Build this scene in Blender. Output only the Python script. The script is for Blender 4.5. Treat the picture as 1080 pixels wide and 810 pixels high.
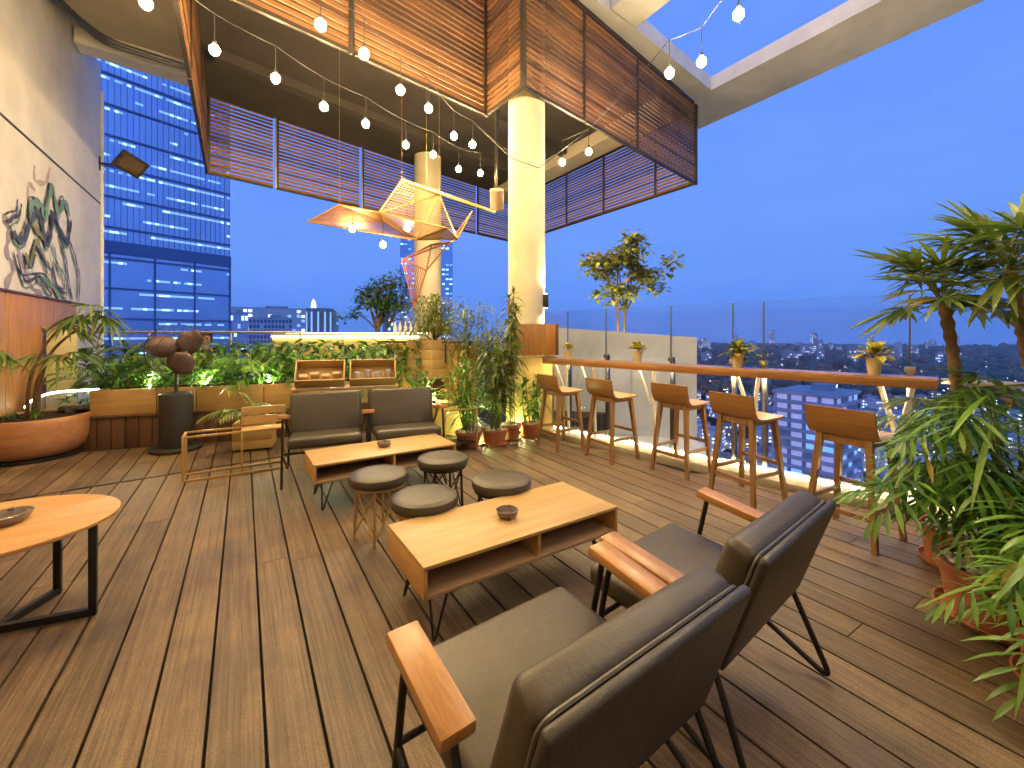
import bpy, bmesh, math, random
from mathutils import Vector, Matrix, Euler, noise

R = math.radians
PI = math.pi
rng = random.Random(7)
C = bpy.context.scene.collection
SC = bpy.context.scene
for o in list(bpy.data.objects):
    bpy.data.objects.remove(o)

# ------------------------------------------------------------------ camera
cam_d = bpy.data.cameras.new('camera')
cam = bpy.data.objects.new('camera', cam_d)
C.objects.link(cam)
cam.location = (0, 0, 1.42)
cam.rotation_euler = (R(90), 0, -math.atan2(.5324, .8465))
cam_d.sensor_width = 36
cam_d.lens = 15.0
cam_d.shift_y = -53 / 1080
cam_d.clip_start = .05
cam_d.clip_end = 20000
SC.camera = cam

# ------------------------------------------------------------------ sky, sun, exposure
SUN_EL, SUN_AZ = 4.0, 250.0
SKY_GAIN = .95
world = bpy.data.worlds.new('World')
SC.world = world
world.use_nodes = True
wt = world.node_tree
wt.nodes.clear()
w_out = wt.nodes.new('ShaderNodeOutputWorld')
w_bg = wt.nodes.new('ShaderNodeBackground')
w_sky = wt.nodes.new('ShaderNodeTexSky')
w_sky.sky_type = 'NISHITA'
w_sky.sun_disc = False
w_sky.sun_elevation = R(SUN_EL)
w_sky.sun_rotation = R(SUN_AZ)
w_co = wt.nodes.new('ShaderNodeTexCoord')
w_sep = wt.nodes.new('ShaderNodeSeparateXYZ')
w_ramp = wt.nodes.new('ShaderNodeValToRGB')
wt.links.new(w_co.outputs['Generated'], w_sep.inputs[0])
wt.links.new(w_sep.outputs['Z'], w_ramp.inputs[0])
el = w_ramp.color_ramp.elements
el[0].position = 0.0
el[0].color = (.105, .31, 1.05, 1)
el[1].position = 1.0
el[1].color = (.09, .27, 1.0, 1)
for p_, c_ in ((.05, (.11, .30, 1.0, 1)), (.2, (.145, .33, .98, 1)), (.5, (.135, .31, 1.05, 1))):
    e = el.new(p_)
    e.color = c_
w_mul = wt.nodes.new('ShaderNodeMix')
w_mul.data_type = 'RGBA'
w_mul.blend_type = 'MIX'
w_mul.inputs['Factor'].default_value = .005
wt.links.new(w_ramp.outputs[0], w_mul.inputs[6])
wt.links.new(w_sky.outputs[0], w_mul.inputs[7])
w_map = wt.nodes.new('ShaderNodeMapping')
w_map.inputs['Scale'].default_value = (1.3, 1.3, 4.5)
w_nz = wt.nodes.new('ShaderNodeTexNoise')
w_nz.inputs['Scale'].default_value = 2.2
w_nz.inputs['Detail'].default_value = 6
w_nz.inputs['Roughness'].default_value = .6
w_cl = wt.nodes.new('ShaderNodeValToRGB')
w_cl.color_ramp.elements[0].position = .35
w_cl.color_ramp.elements[0].color = (.97, .98, .985, 1)
w_cl.color_ramp.elements[1].position = .72
w_cl.color_ramp.elements[1].color = (1.16, 1.08, 1.03, 1)
w_m2 = wt.nodes.new('ShaderNodeMix')
w_m2.data_type = 'RGBA'
w_m2.blend_type = 'MULTIPLY'
w_m2.inputs[0].default_value = 1
wt.links.new(w_co.outputs['Generated'], w_map.inputs['Vector'])
wt.links.new(w_map.outputs[0], w_nz.inputs['Vector'])
wt.links.new(w_nz.outputs['Fac'], w_cl.inputs[0])
wt.links.new(w_mul.outputs[2], w_m2.inputs[6])
wt.links.new(w_cl.outputs[0], w_m2.inputs[7])
wt.links.new(w_m2.outputs[2], w_bg.inputs['Color'])
w_bg.inputs['Strength'].default_value = SKY_GAIN
wt.links.new(w_bg.outputs[0], w_out.inputs['Surface'])

sun_d = bpy.data.lights.new('sun', 'SUN')
sun_d.energy = .06
sun_d.angle = R(10)
sun_d.color = (1, .85, .75)
sun = bpy.data.objects.new('sun', sun_d)
C.objects.link(sun)
sun.rotation_euler = (R(90 - SUN_EL), 0, R(180 - SUN_AZ))

SC.view_settings.view_transform = 'Standard'
SC.view_settings.look = 'None'
SC.view_settings.exposure = .12
SC.view_settings.gamma = 1
SC.view_settings.use_curve_mapping = False
SC.render.engine = 'CYCLES'
SC.cycles.use_denoising = True
SC.cycles.max_bounces = 7
SC.cycles.use_adaptive_sampling = True
SC.cycles.adaptive_threshold = .02
SC.cycles.diffuse_bounces = 3
SC.cycles.glossy_bounces = 3
SC.cycles.transparent_max_bounces = 12
SC.cycles.sample_clamp_indirect = 4
SC.cycles.use_light_tree = True
SC.cycles.caustics_reflective = False
SC.cycles.caustics_refractive = False

BULB_E = 640.0


# ------------------------------------------------------------------ helpers
def nd(nt, t, **kw):
    n = nt.nodes.new(t)
    for k, v in kw.items():
        if k in ('operation', 'data_type', 'blend_type', 'noise_dimensions', 'feature', 'bands_direction', 'wave_type', 'offset', 'squash'):
            setattr(n, k, v)
        else:
            n.inputs[k].default_value = v
    return n


def new_mat(name):
    m = bpy.data.materials.new(name)
    m.use_nodes = True
    nt = m.node_tree
    bs = nt.nodes['Principled BSDF']
    return m, nt, bs


def plain(name, col, rough=.5, metal=0, spec=.5, var=.12, scale=6, bump=0, bscale=40, coat=0):
    m, nt, bs = new_mat(name)
    bs.inputs['Roughness'].default_value = rough
    bs.inputs['Metallic'].default_value = metal
    bs.inputs['Specular IOR Level'].default_value = spec
    bs.inputs['Coat Weight'].default_value = coat
    tc = nd(nt, 'ShaderNodeTexCoord')
    nz = nd(nt, 'ShaderNodeTexNoise', Scale=scale, Detail=5, Roughness=.6)
    nt.links.new(tc.outputs['Object'], nz.inputs['Vector'])
    rp = nd(nt, 'ShaderNodeValToRGB')
    rp.color_ramp.elements[0].position = .3
    rp.color_ramp.elements[1].position = .7
    rp.color_ramp.elements[0].color = tuple(c * (1 - var) for c in col) + (1,)
    rp.color_ramp.elements[1].color = tuple(min(1, c * (1 + var)) for c in col) + (1,)
    nt.links.new(nz.outputs['Fac'], rp.inputs[0])
    nt.links.new(rp.outputs[0], bs.inputs['Base Color'])
    if bump:
        n2 = nd(nt, 'ShaderNodeTexNoise', Scale=bscale, Detail=8, Roughness=.65)
        nt.links.new(tc.outputs['Object'], n2.inputs['Vector'])
        b = nd(nt, 'ShaderNodeBump', Strength=bump, Distance=.01)
        nt.links.new(n2.outputs['Fac'], b.inputs['Height'])
        nt.links.new(b.outputs[0], bs.inputs['Normal'])
    return m


def wood(name, dark, light, axis='X', scale=1.0, rough=.45, island=.35, bump=.08, coat=0, grain=14, stains=False):
    m, nt, bs = new_mat(name)
    bs.inputs['Roughness'].default_value = rough
    bs.inputs['Coat Weight'].default_value = coat
    bs.inputs['Coat Roughness'].default_value = .25
    tc = nd(nt, 'ShaderNodeTexCoord')
    geo = nd(nt, 'ShaderNodeNewGeometry')
    mp = nd(nt, 'ShaderNodeMapping')
    s = [grain * scale] * 3
    s['XYZ'.index(axis)] = .8 * scale
    mp.inputs['Scale'].default_value = s
    off = nd(nt, 'ShaderNodeVectorMath', operation='ADD')
    mulr = nd(nt, 'ShaderNodeMath', operation='MULTIPLY')
    mulr.inputs[1].default_value = 37.0
    nt.links.new(geo.outputs['Random Per Island'], mulr.inputs[0])
    nt.links.new(tc.outputs['Object'], off.inputs[0])
    nt.links.new(mulr.outputs[0], off.inputs[1])
    nt.links.new(off.outputs[0], mp.inputs['Vector'])
    nz = nd(nt, 'ShaderNodeTexNoise', Scale=1.6, Detail=8, Roughness=.62, Distortion=.6)
    nt.links.new(mp.outputs[0], nz.inputs['Vector'])
    n2 = nd(nt, 'ShaderNodeTexNoise', Scale=.35 * 3, Detail=3)
    nt.links.new(off.outputs[0], n2.inputs['Vector'])
    add = nd(nt, 'ShaderNodeMath', operation='MULTIPLY_ADD')
    nt.links.new(n2.outputs['Fac'], add.inputs[0])
    add.inputs[1].default_value = .35
    nt.links.new(nz.outputs['Fac'], add.inputs[2])
    isl = nd(nt, 'ShaderNodeMath', operation='MULTIPLY_ADD')
    nt.links.new(geo.outputs['Random Per Island'], isl.inputs[0])
    isl.inputs[1].default_value = island
    nt.links.new(add.outputs[0], isl.inputs[2])
    rp = nd(nt, 'ShaderNodeValToRGB')
    rp.color_ramp.elements[0].position = .42
    rp.color_ramp.elements[1].position = .98
    rp.color_ramp.elements[0].color = (*dark, 1)
    rp.color_ramp.elements[1].color = (*light, 1)
    nt.links.new(isl.outputs[0], rp.inputs[0])
    if stains:
        n4 = nd(nt, 'ShaderNodeTexNoise', Scale=2.6, Detail=7, Roughness=.72)
        nt.links.new(tc.outputs['Object'], n4.inputs['Vector'])
        r4 = nd(nt, 'ShaderNodeValToRGB')
        r4.color_ramp.elements[0].position = .36
        r4.color_ramp.elements[0].color = (.60, .56, .52, 1)
        r4.color_ramp.elements[1].position = .60
        r4.color_ramp.elements[1].color = (1.08, 1.06, 1.0, 1)
        nt.links.new(n4.outputs['Fac'], r4.inputs[0])
        n5 = nd(nt, 'ShaderNodeTexNoise', Scale=170, Detail=3, Roughness=.7)
        nt.links.new(tc.outputs['Object'], n5.inputs['Vector'])
        r5 = nd(nt, 'ShaderNodeValToRGB')
        r5.color_ramp.elements[0].position = .38
        r5.color_ramp.elements[0].color = (.62, .60, .57, 1)
        r5.color_ramp.elements[1].position = .58
        r5.color_ramp.elements[1].color = (1.05, 1.05, 1.05, 1)
        nt.links.new(n5.outputs['Fac'], r5.inputs[0])
        mp6 = nd(nt, 'ShaderNodeMapping')
        mp6.inputs['Scale'].default_value = (95, 1.6, 95) if axis == 'Y' else (1.6, 95, 95)
        nt.links.new(off.outputs[0], mp6.inputs['Vector'])
        n6 = nd(nt, 'ShaderNodeTexNoise', Scale=1.0, Detail=4, Roughness=.6)
        nt.links.new(mp6.outputs[0], n6.inputs['Vector'])
        r6 = nd(nt, 'ShaderNodeValToRGB')
        r6.color_ramp.elements[0].position = .38
        r6.color_ramp.elements[0].color = (.64, .62, .60, 1)
        r6.color_ramp.elements[1].position = .56
        r6.color_ramp.elements[1].color = (1.06, 1.06, 1.06, 1)
        nt.links.new(n6.outputs['Fac'], r6.inputs[0])
        m0 = nd(nt, 'ShaderNodeMix', data_type='RGBA', blend_type='MULTIPLY')
        m0.inputs[0].default_value = 1
        nt.links.new(r4.outputs[0], m0.inputs[6])
        nt.links.new(r6.outputs[0], m0.inputs[7])
        m1 = nd(nt, 'ShaderNodeMix', data_type='RGBA', blend_type='MULTIPLY')
        m1.inputs[0].default_value = 1
        nt.links.new(rp.outputs[0], m1.inputs[6])
        nt.links.new(m0.outputs[2], m1.inputs[7])
        m2 = nd(nt, 'ShaderNodeMix', data_type='RGBA', blend_type='MULTIPLY')
        m2.inputs[0].default_value = 1
        nt.links.new(m1.outputs[2], m2.inputs[6])
        nt.links.new(r5.outputs[0], m2.inputs[7])
        nt.links.new(m2.outputs[2], bs.inputs['Base Color'])
        rr = nd(nt, 'ShaderNodeMath', operation='MULTIPLY_ADD')
        nt.links.new(n4.outputs['Fac'], rr.inputs[0])
        rr.inputs[1].default_value = .5
        rr.inputs[2].default_value = .28
        nt.links.new(rr.outputs[0], bs.inputs['Roughness'])
    else:
        nt.links.new(rp.outputs[0], bs.inputs['Base Color'])
    b = nd(nt, 'ShaderNodeBump', Strength=bump, Distance=.01)
    nt.links.new(nz.outputs['Fac'], b.inputs['Height'])
    nt.links.new(b.outputs[0], bs.inputs['Normal'])
    return m


def slat_mat(name, dark, light):
    m, nt, bs = new_mat(name)
    bs.inputs['Roughness'].default_value = .6
    geo = nd(nt, 'ShaderNodeNewGeometry')
    tc = nd(nt, 'ShaderNodeTexCoord')
    nz = nd(nt, 'ShaderNodeTexNoise', Scale=1.3, Detail=2)
    nt.links.new(tc.outputs['Object'], nz.inputs['Vector'])
    ad = nd(nt, 'ShaderNodeMath', operation='MULTIPLY_ADD')
    nt.links.new(nz.outputs['Fac'], ad.inputs[0])
    ad.inputs[1].default_value = .5
    nt.links.new(geo.outputs['Random Per Island'], ad.inputs[2])
    rp = nd(nt, 'ShaderNodeValToRGB')
    rp.color_ramp.elements[0].position = .25
    rp.color_ramp.elements[1].position = 1.0
    rp.color_ramp.elements[0].color = (*dark, 1)
    rp.color_ramp.elements[1].color = (*light, 1)
    nt.links.new(ad.outputs[0], rp.inputs[0])
    nt.links.new(rp.outputs[0], bs.inputs['Base Color'])
    return m


def leaf_mat(name, c1, c2, rough=.4, trans=.3):
    m, nt, bs = new_mat(name)
    bs.inputs['Roughness'].default_value = rough
    geo = nd(nt, 'ShaderNodeNewGeometry')
    rp = nd(nt, 'ShaderNodeValToRGB')
    rp.color_ramp.elements[0].color = (*c1, 1)
    rp.color_ramp.elements[1].color = (*c2, 1)
    rp.color_ramp.elements[1].position = .95
    e_ = rp.color_ramp.elements.new(.985)
    e_.color = (c2[0] * 1.5 + .06, c2[1] * .75, c2[2] * .9, 1)
    nt.links.new(geo.outputs['Random Per Island'], rp.inputs[0])
    nt.links.new(rp.outputs[0], bs.inputs['Base Color'])
    tr = nd(nt, 'ShaderNodeBsdfTranslucent')
    nt.links.new(rp.outputs[0], tr.inputs['Color'])
    mx = nd(nt, 'ShaderNodeMixShader')
    mx.inputs[0].default_value = trans
    nt.links.new(bs.outputs[0], mx.inputs[1])
    nt.links.new(tr.outputs[0], mx.inputs[2])
    nt.links.new(mx.outputs[0], nt.nodes['Material Output'].inputs['Surface'])
    return m


def emis(name, col, strength):
    m, nt, bs = new_mat(name)
    bs.inputs['Base Color'].default_value = (*col, 1)
    bs.inputs['Emission Color'].default_value = (*col, 1)
    bs.inputs['Emission Strength'].default_value = strength
    return m


class MB:
    def __init__(s):
        s.v, s.f, s.mi = [], [], []

    def add(s, vs, fs, mi=0):
        o = len(s.v)
        s.v += [tuple(v) for v in vs]
        s.f += [tuple(i + o for i in f) for f in fs]
        s.mi += [mi] * len(fs)
        return s

    def box(s, c, d, rot=None, mi=0, bev=0, seg=2):
        if bev > 0:
            bm = bmesh.new()
            bmesh.ops.create_cube(bm, size=1)
            for v in bm.verts:
                v.co = Vector((v.co.x * d[0], v.co.y * d[1], v.co.z * d[2]))
            bmesh.ops.bevel(bm, geom=bm.edges[:], offset=min(bev, min(d) * .49), segments=seg, profile=.5, affect='EDGES')
            bm.verts.index_update()
            vs = [v.co.copy() for v in bm.verts]
            fs = [[v.index for v in f.verts] for f in bm.faces]
            bm.free()
        else:
            x, y, z = d[0] / 2, d[1] / 2, d[2] / 2
            vs = [Vector(q) for q in ((-x, -y, -z), (x, -y, -z), (x, y, -z), (-x, y, -z), (-x, -y, z), (x, -y, z), (x, y, z), (-x, y, z))]
            fs = [(0, 3, 2, 1), (4, 5, 6, 7), (0, 1, 5, 4), (1, 2, 6, 5), (2, 3, 7, 6), (3, 0, 4, 7)]
        c = Vector(c)
        if rot is not None:
            M = rot if isinstance(rot, Matrix) else Euler(rot).to_matrix()
            vs = [M @ v for v in vs]
        return s.add([v + c for v in vs], fs, mi)

    def hull(s, bot, top, mi=0):
        n = len(bot)
        fs = [tuple(reversed(range(n))), tuple(range(n, 2 * n))]
        fs += [(i, (i + 1) % n, n + (i + 1) % n, n + i) for i in range(n)]
        return s.add(list(bot) + list(top), fs, mi)

    def prism(s, poly, z0, z1, mi=0):
        a = sum(poly[i][0] * poly[(i + 1) % len(poly)][1] - poly[(i + 1) % len(poly)][0] * poly[i][1] for i in range(len(poly)))
        if a < 0:
            poly = list(reversed(poly))
        return s.hull([(x, y, z0) for x, y in poly], [(x, y, z1) for x, y in poly], mi)

    def beam(s, a, b, w, h, mi=0, up=(0, 0, 1), bev=0):
        """square bar from a to b"""
        a, b = Vector(a), Vector(b)
        d = b - a
        L = d.length
        x = d.normalized()
        u = Vector(up)
        if abs(x.dot(u)) > .98:
            u = Vector((0, 1, 0))
        y = u.cross(x).normalized()
        z = x.cross(y)
        M = Matrix((x, y, z)).transposed()
        return s.box((a + b) / 2, (L, w, h), M, mi, bev)

    def tube(s, pts, r, n=8, mi=0, caps=True, closed=False):
        pts = [Vector(p) for p in pts]
        m = len(pts)
        rs = r if isinstance(r, (list, tuple)) else [r] * m
        t0 = (pts[1] - pts[0]).normalized()
        u = Vector((0, 0, 1)) if abs(t0.z) < .9 else Vector((1, 0, 0))
        nrm = (u - t0 * u.dot(t0)).normalized()
        vs = []
        for i, p in enumerate(pts):
            if closed:
                t = (pts[(i + 1) % m] - pts[i - 1]).normalized()
            elif i == 0:
                t = t0
            elif i == m - 1:
                t = (pts[i] - pts[i - 1]).normalized()
            else:
                t = ((pts[i + 1] - pts[i]).normalized() + (pts[i] - pts[i - 1]).normalized())
                t = t.normalized() if t.length > 1e-6 else t0
            nrm = (nrm - t * nrm.dot(t))
            nrm = nrm.normalized() if nrm.length > 1e-6 else t.orthogonal().normalized()
            b = t.cross(nrm)
            for k in range(n):
                a = 2 * PI * k / n
                vs.append(p + (nrm * math.cos(a) + b * math.sin(a)) * rs[i])
        fs = []
        for i in range(m if closed else m - 1):
            j = (i + 1) % m
            for k in range(n):
                fs.append((i * n + k, i * n + (k + 1) % n, j * n + (k + 1) % n, j * n + k))
        if caps and not closed:
            fs.append(tuple(reversed(range(n))))
            fs.append(tuple((m - 1) * n + k for k in range(n)))
        return s.add(vs, fs, mi)

    def lathe(s, prof, n=32, c=(0, 0, 0), mi=0, sx=1, sy=1):
        vs, fs = [], []
        for r, z in prof:
            for k in range(n):
                a = 2 * PI * k / n
                vs.append((c[0] + r * math.cos(a) * sx, c[1] + r * math.sin(a) * sy, c[2] + z))
        m = len(prof)
        for i in range(m - 1):
            for k in range(n):
                fs.append((i * n + k, i * n + (k + 1) % n, (i + 1) * n + (k + 1) % n, (i + 1) * n + k))
        if prof[0][0] > 1e-4:
            fs.append(tuple(reversed(range(n))))
        if prof[-1][0] > 1e-4:
            fs.append(tuple((m - 1) * n + k for k in range(n)))
        return s.add(vs, fs, mi)

    def blade(s, base, d, L, w, droop=.3, seg=5, fold=.25, mi=0, peak=.4, roll=0.0, tipw=.02):
        """one leaf: a folded strip that widens then tapers, bending down"""
        base, d = Vector(base), Vector(d).normalized()
        side = d.cross(Vector((0, 0, 1)))
        side = side.normalized() if side.length > 1e-3 else Vector((1, 0, 0))
        up = side.cross(d)
        if roll:
            q = Matrix.Rotation(roll, 3, d)
            side, up = q @ side, q @ up
        vs, fs = [], []
        for i in range(seg + 1):
            t = i / seg
            p = base + d * (L * t) + Vector((0, 0, -droop * L * t * t))
            k = t ** (math.log(.5) / math.log(peak))
            ww = max(tipw, math.sin(PI * min(.999, max(.03, k)))) * w * .5
            vs += [p - side * ww + up * (fold * ww), p, p + side * ww + up * (fold * ww)]
        for i in range(seg):
            a = 3 * i
            fs += [(a, a + 1, a + 4, a + 3), (a + 1, a + 2, a + 5, a + 4)]
        return s.add(vs, fs, mi)

    def build(s, name, mats, parent=None, smooth=True, loc=None, ang=40):
        me = bpy.data.meshes.new(name)
        me.from_pydata(s.v, [], s.f)
        if not isinstance(mats, (list, tuple)):
            mats = [mats]
        for m in mats:
            me.materials.append(m)
        if len(mats) > 1:
            me.polygons.foreach_set('material_index', s.mi)
        if smooth:
            me.polygons.foreach_set('use_smooth', [True] * len(me.polygons))
            me.set_sharp_from_angle(angle=R(ang))
        me.update()
        o = bpy.data.objects.new(name, me)
        C.objects.link(o)
        if parent is not None:
            o.parent = parent
        if loc is not None:
            o.location = loc
        return o


def fillet(pts, r, n=5):
    pts = [Vector(p) for p in pts]
    out = [pts[0]]
    for i in range(1, len(pts) - 1):
        a, b, c = pts[i - 1], pts[i], pts[i + 1]
        d1, d2 = (a - b), (c - b)
        rr = min(r, d1.length * .48, d2.length * .48)
        p, q = b + d1.normalized() * rr, b + d2.normalized() * rr
        for k in range(n + 1):
            t = k / n
            out.append(p * (1 - t) ** 2 + b * 2 * t * (1 - t) + q * t * t)
    out.append(pts[-1])
    return out


def tag(o, label=None, cat=None, group=None, kind=None):
    if label:
        o['label'] = label
    if cat:
        o['category'] = cat
    if group:
        o['group'] = group
    if kind:
        o['kind'] = kind
    return o


def thing(name, label, cat, loc=(0, 0, 0), rz=0, group=None):
    o = bpy.data.objects.new(name, None)
    o.empty_display_size = .1
    C.objects.link(o)
    o.location = loc
    o.rotation_euler = (0, 0, rz)
    return tag(o, label, cat, group)


def copy_tree(o, loc=None, rz=None, label=None, group=None, parent=None, scale=None):
    c = o.copy()
    C.objects.link(c)
    if parent is not None:
        c.parent = parent
    for ch in list(o.children):
        copy_tree(ch, parent=c)
    if loc is not None:
        c.location = loc
    if rz is not None:
        c.rotation_euler = (0, 0, rz)
    if label:
        c['label'] = label
    if group:
        c['group'] = group
    if scale:
        c.scale = (scale,) * 3 if not isinstance(scale, tuple) else scale
    return c


def light(name, kind, loc, power, col=(1, .72, .4), size=.05, rot=None, parent=None, spot=None, blend=.6):
    d = bpy.data.lights.new(name, kind)
    d.energy = power
    d.color = col
    if kind in ('POINT', 'SPOT'):
        d.shadow_soft_size = size
    if kind == 'SPOT':
        d.spot_size = R(spot or 100)
        d.spot_blend = blend
    o = bpy.data.objects.new(name, d)
    C.objects.link(o)
    o.location = loc
    if rot:
        o.rotation_euler = rot
    if parent is not None:
        o.parent = parent
    return o


def aim(o, target):
    o.rotation_euler = (Vector(target) - o.location).to_track_quat('-Z', 'Y').to_euler()


# ------------------------------------------------------------------ materials
M = {}
M['deck'] = wood('deck_wood', (.052, .036, .024), (.205, .146, .093), 'Y', 1, .52, .48, .40, grain=24, stains=True)
M['dark_gap'] = plain('gap', (.012, .010, .008), .9)
M['dark_wood'] = wood('dark_wood', (.035, .017, .010), (.12, .06, .035), 'Z', 1, .5, .4)
M['pine'] = wood('pine', (.33, .195, .060), (.56, .385, .155), 'X', .8, .42, .3, .03, grain=18)
M['pine_z'] = wood('pine_upright', (.20, .075, .018), (.50, .245, .066), 'Z', .8, .5, .35, .05)
M['pine_y'] = wood('pine_along', (.38, .19, .055), (.60, .36, .12), 'Y', .6, .5, .3, .03)
M['ply_edge'] = wood('table_inside', (.30, .19, .10), (.46, .31, .18), 'X', .8, .6, .2, .03)
M['arm_wood'] = wood('arm_wood', (.15, .055, .017), (.47, .235, .078), 'Y', 1.3, .36, .4, .04, .15, grain=24)
M['stool_wood'] = wood('stool_wood', (.12, .058, .021), (.29, .150, .055), 'Z', 1.2, .38, .3, .03, .15)
M['stool_seat'] = wood('stool_seat', (.15, .068, .019), (.34, .168, .052), 'Y', 1.2, .33, .3, .03, .2)
M['counter'] = wood('counter_wood', (.17, .062, .02), (.46, .21, .075), 'Y', 1, .28, .3, .04, .3)
M['slat'] = slat_mat('slat_wood', (.050, .021, .009), (.26, .12, .045))
M['steel_black'] = plain('black_steel', (.016, .016, .017), .42, .3, .5, .1)
M['steel_grey'] = plain('grey_steel', (.17, .18, .20), .35, .8)
M['steel_lit'] = plain('brushed_aluminium', (.62, .62, .60), .35, .9)
M['brown_metal'] = plain('brown_metal', (.045, .034, .026), .5, .4)
M['brass'] = plain('brass_tube', (.55, .37, .12), .35, .45, .5, .08)
M['white_paint'] = plain('white_paint', (.78, .77, .72), .4)
M['leather'] = plain('dark_leather', (.050, .043, .030), .42, 0, .5, .16, 9, .30, 30)
M['leather_back'] = plain('dark_leather_shell', (.031, .028, .024), .42, 0, .5, .16, 9, .30, 30)
M['piping'] = plain('piping', (.075, .07, .062), .38)
M['concrete'] = plain('concrete', (.43, .40, .36), .85, 0, .3, .1, 1.2, .15, 14)
M['beam_conc'] = plain('painted_concrete', (.78, .75, .69), .8, 0, .3, .14, 1.1, .1, 20)
M['wall'] = plain('wall_plaster', (.60, .59, .59), .85, 0, .3, .16, .9, .12, 16)
M['column'] = plain('column_paint', (.66, .58, .39), .7, 0, .3, .11, 1.5, .06, 20)
M['ceil'] = plain('ceiling_paint', (.060, .052, .045), .9, 0, .3, .2, .8)
M['soffit'] = plain('soffit_paint', (.55, .48, .36), .85, 0, .3, .12, 1.2)
M['block_grey'] = plain('block_grey', (.50, .51, .53), .85, 0, .3, .12, 1.2)
M['gold_wall'] = plain('ochre_wall', (.62, .46, .17), .7, 0, .3, .1, 2)
M['kerb'] = plain('kerb_stone', (.52, .49, .40), .6, 0, .4, .1, 4)
M['terracotta'] = plain('terracotta', (.36, .13, .060), .7, 0, .4, .2, 7, .1, 40)
M['wood_pot'] = wood('glazed_pot', (.30, .13, .06), (.50, .25, .12), 'X', .7, .5, .1, .03)
M['soil'] = plain('soil', (.035, .022, .014), .95, 0, .2, .3, 20, .4, 60)
M['pebble'] = plain('pebble', (.62, .58, .50), .6, 0, .4, .15, 30)
M['cream_pot'] = plain('cream_pot', (.70, .62, .36), .5)
M['bark'] = plain('bark', (.17, .115, .068), .9, 0, .3, .35, 14, .6, 40)
M['stem'] = plain('green_stem', (.12, .17, .05), .6, 0, .4, .2)
M['glassy'] = plain('smoked_glass', (.16, .13, .115), .12, 0, .6, .2, 12)
M['hair'] = plain('dark_hair', (.012, .009, .008), .5)
M['skin'] = plain('skin', (.42, .24, .16), .6)
M['cloth'] = plain('dark_cloth', (.05, .05, .07), .8)
M['fan_blade'] = plain('fan_blade', (.085, .052, .042), .45, .2)
M['black_plastic'] = plain('black_plastic', (.02, .02, .021), .5)
M['leaf_deep'] = leaf_mat('leaf_deep', (.022, .070, .010), (.095, .21, .030))
M['leaf_bright'] = leaf_mat('leaf_bright', (.030, .115, .010), (.17, .35, .04), .32)
M['leaf_olive'] = leaf_mat('leaf_olive', (.055, .10, .014), (.21, .26, .045))
M['leaf_palm'] = leaf_mat('leaf_palm', (.045, .105, .014), (.19, .27, .05))
M['leaf_blue'] = leaf_mat('leaf_dusk', (.035, .07, .04), (.12, .17, .08))
M['leaf_yellow'] = leaf_mat('leaf_yellow', (.55, .52, .04), (.85, .78, .14))
M['leaf_dry'] = leaf_mat('leaf_tree', (.09, .14, .022), (.42, .42, .09))

mg, nt, bs = new_mat('clear_glass')
nt.nodes.remove(bs)
fr = nd(nt, 'ShaderNodeFresnel', IOR=1.45)
tr = nd(nt, 'ShaderNodeBsdfTransparent')
tr.inputs['Color'].default_value = (.93, .96, .98, 1)
gl = nd(nt, 'ShaderNodeBsdfGlossy', Roughness=.02)
mx = nd(nt, 'ShaderNodeMixShader')
nt.links.new(fr.outputs[0], mx.inputs[0])
nt.links.new(tr.outputs[0], mx.inputs[1])
nt.links.new(gl.outputs[0], mx.inputs[2])
nt.links.new(mx.outputs[0], nt.nodes['Material Output'].inputs['Surface'])
M['glass'] = mg

M['bulb'] = emis('bulb_glow', (1, .69, .33), BULB_E)
M['bulb_w'] = emis('bulb_glow_white', (1, .76, .42), BULB_E * 1.5)
M['led_gold'] = emis('led_gold', (1, .76, .38), 130)
M['led_kerb'] = emis('led_kerb', (1, .80, .42), 20)
M['led_warm'] = emis('led_warm', (1, .80, .42), 22)
M['led_white'] = emis('led_white', (.95, 1, .85), 15)
M['lamp_green'] = emis('lamp_green', (.75, 1, .35), 40)
M['win_cool'] = emis('window_cool', (.50, .90, 1.0), 1.6)
M['win_cool_dim'] = emis('window_cool_dim', (.28, .55, 1.0), .85)
M['glow_lav'] = emis('balcony_glow', (.72, .68, .95), .34)  # glow put in where sky light alone leaves the balcony block dark
M['win_warm'] = emis('window_warm', (1, .78, .45), 1.9)
M['win_white'] = emis('window_white', (.85, .90, 1), 1.9)

# ------------------------------------------------------------------ deck and terrace
S0, PITCH, GAP = .066, .179, .009


def joint(x):
    return 5.555 + .11 * x


def kerb_x(y):
    return 3.60 + (4.419 - y) * .2187


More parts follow.
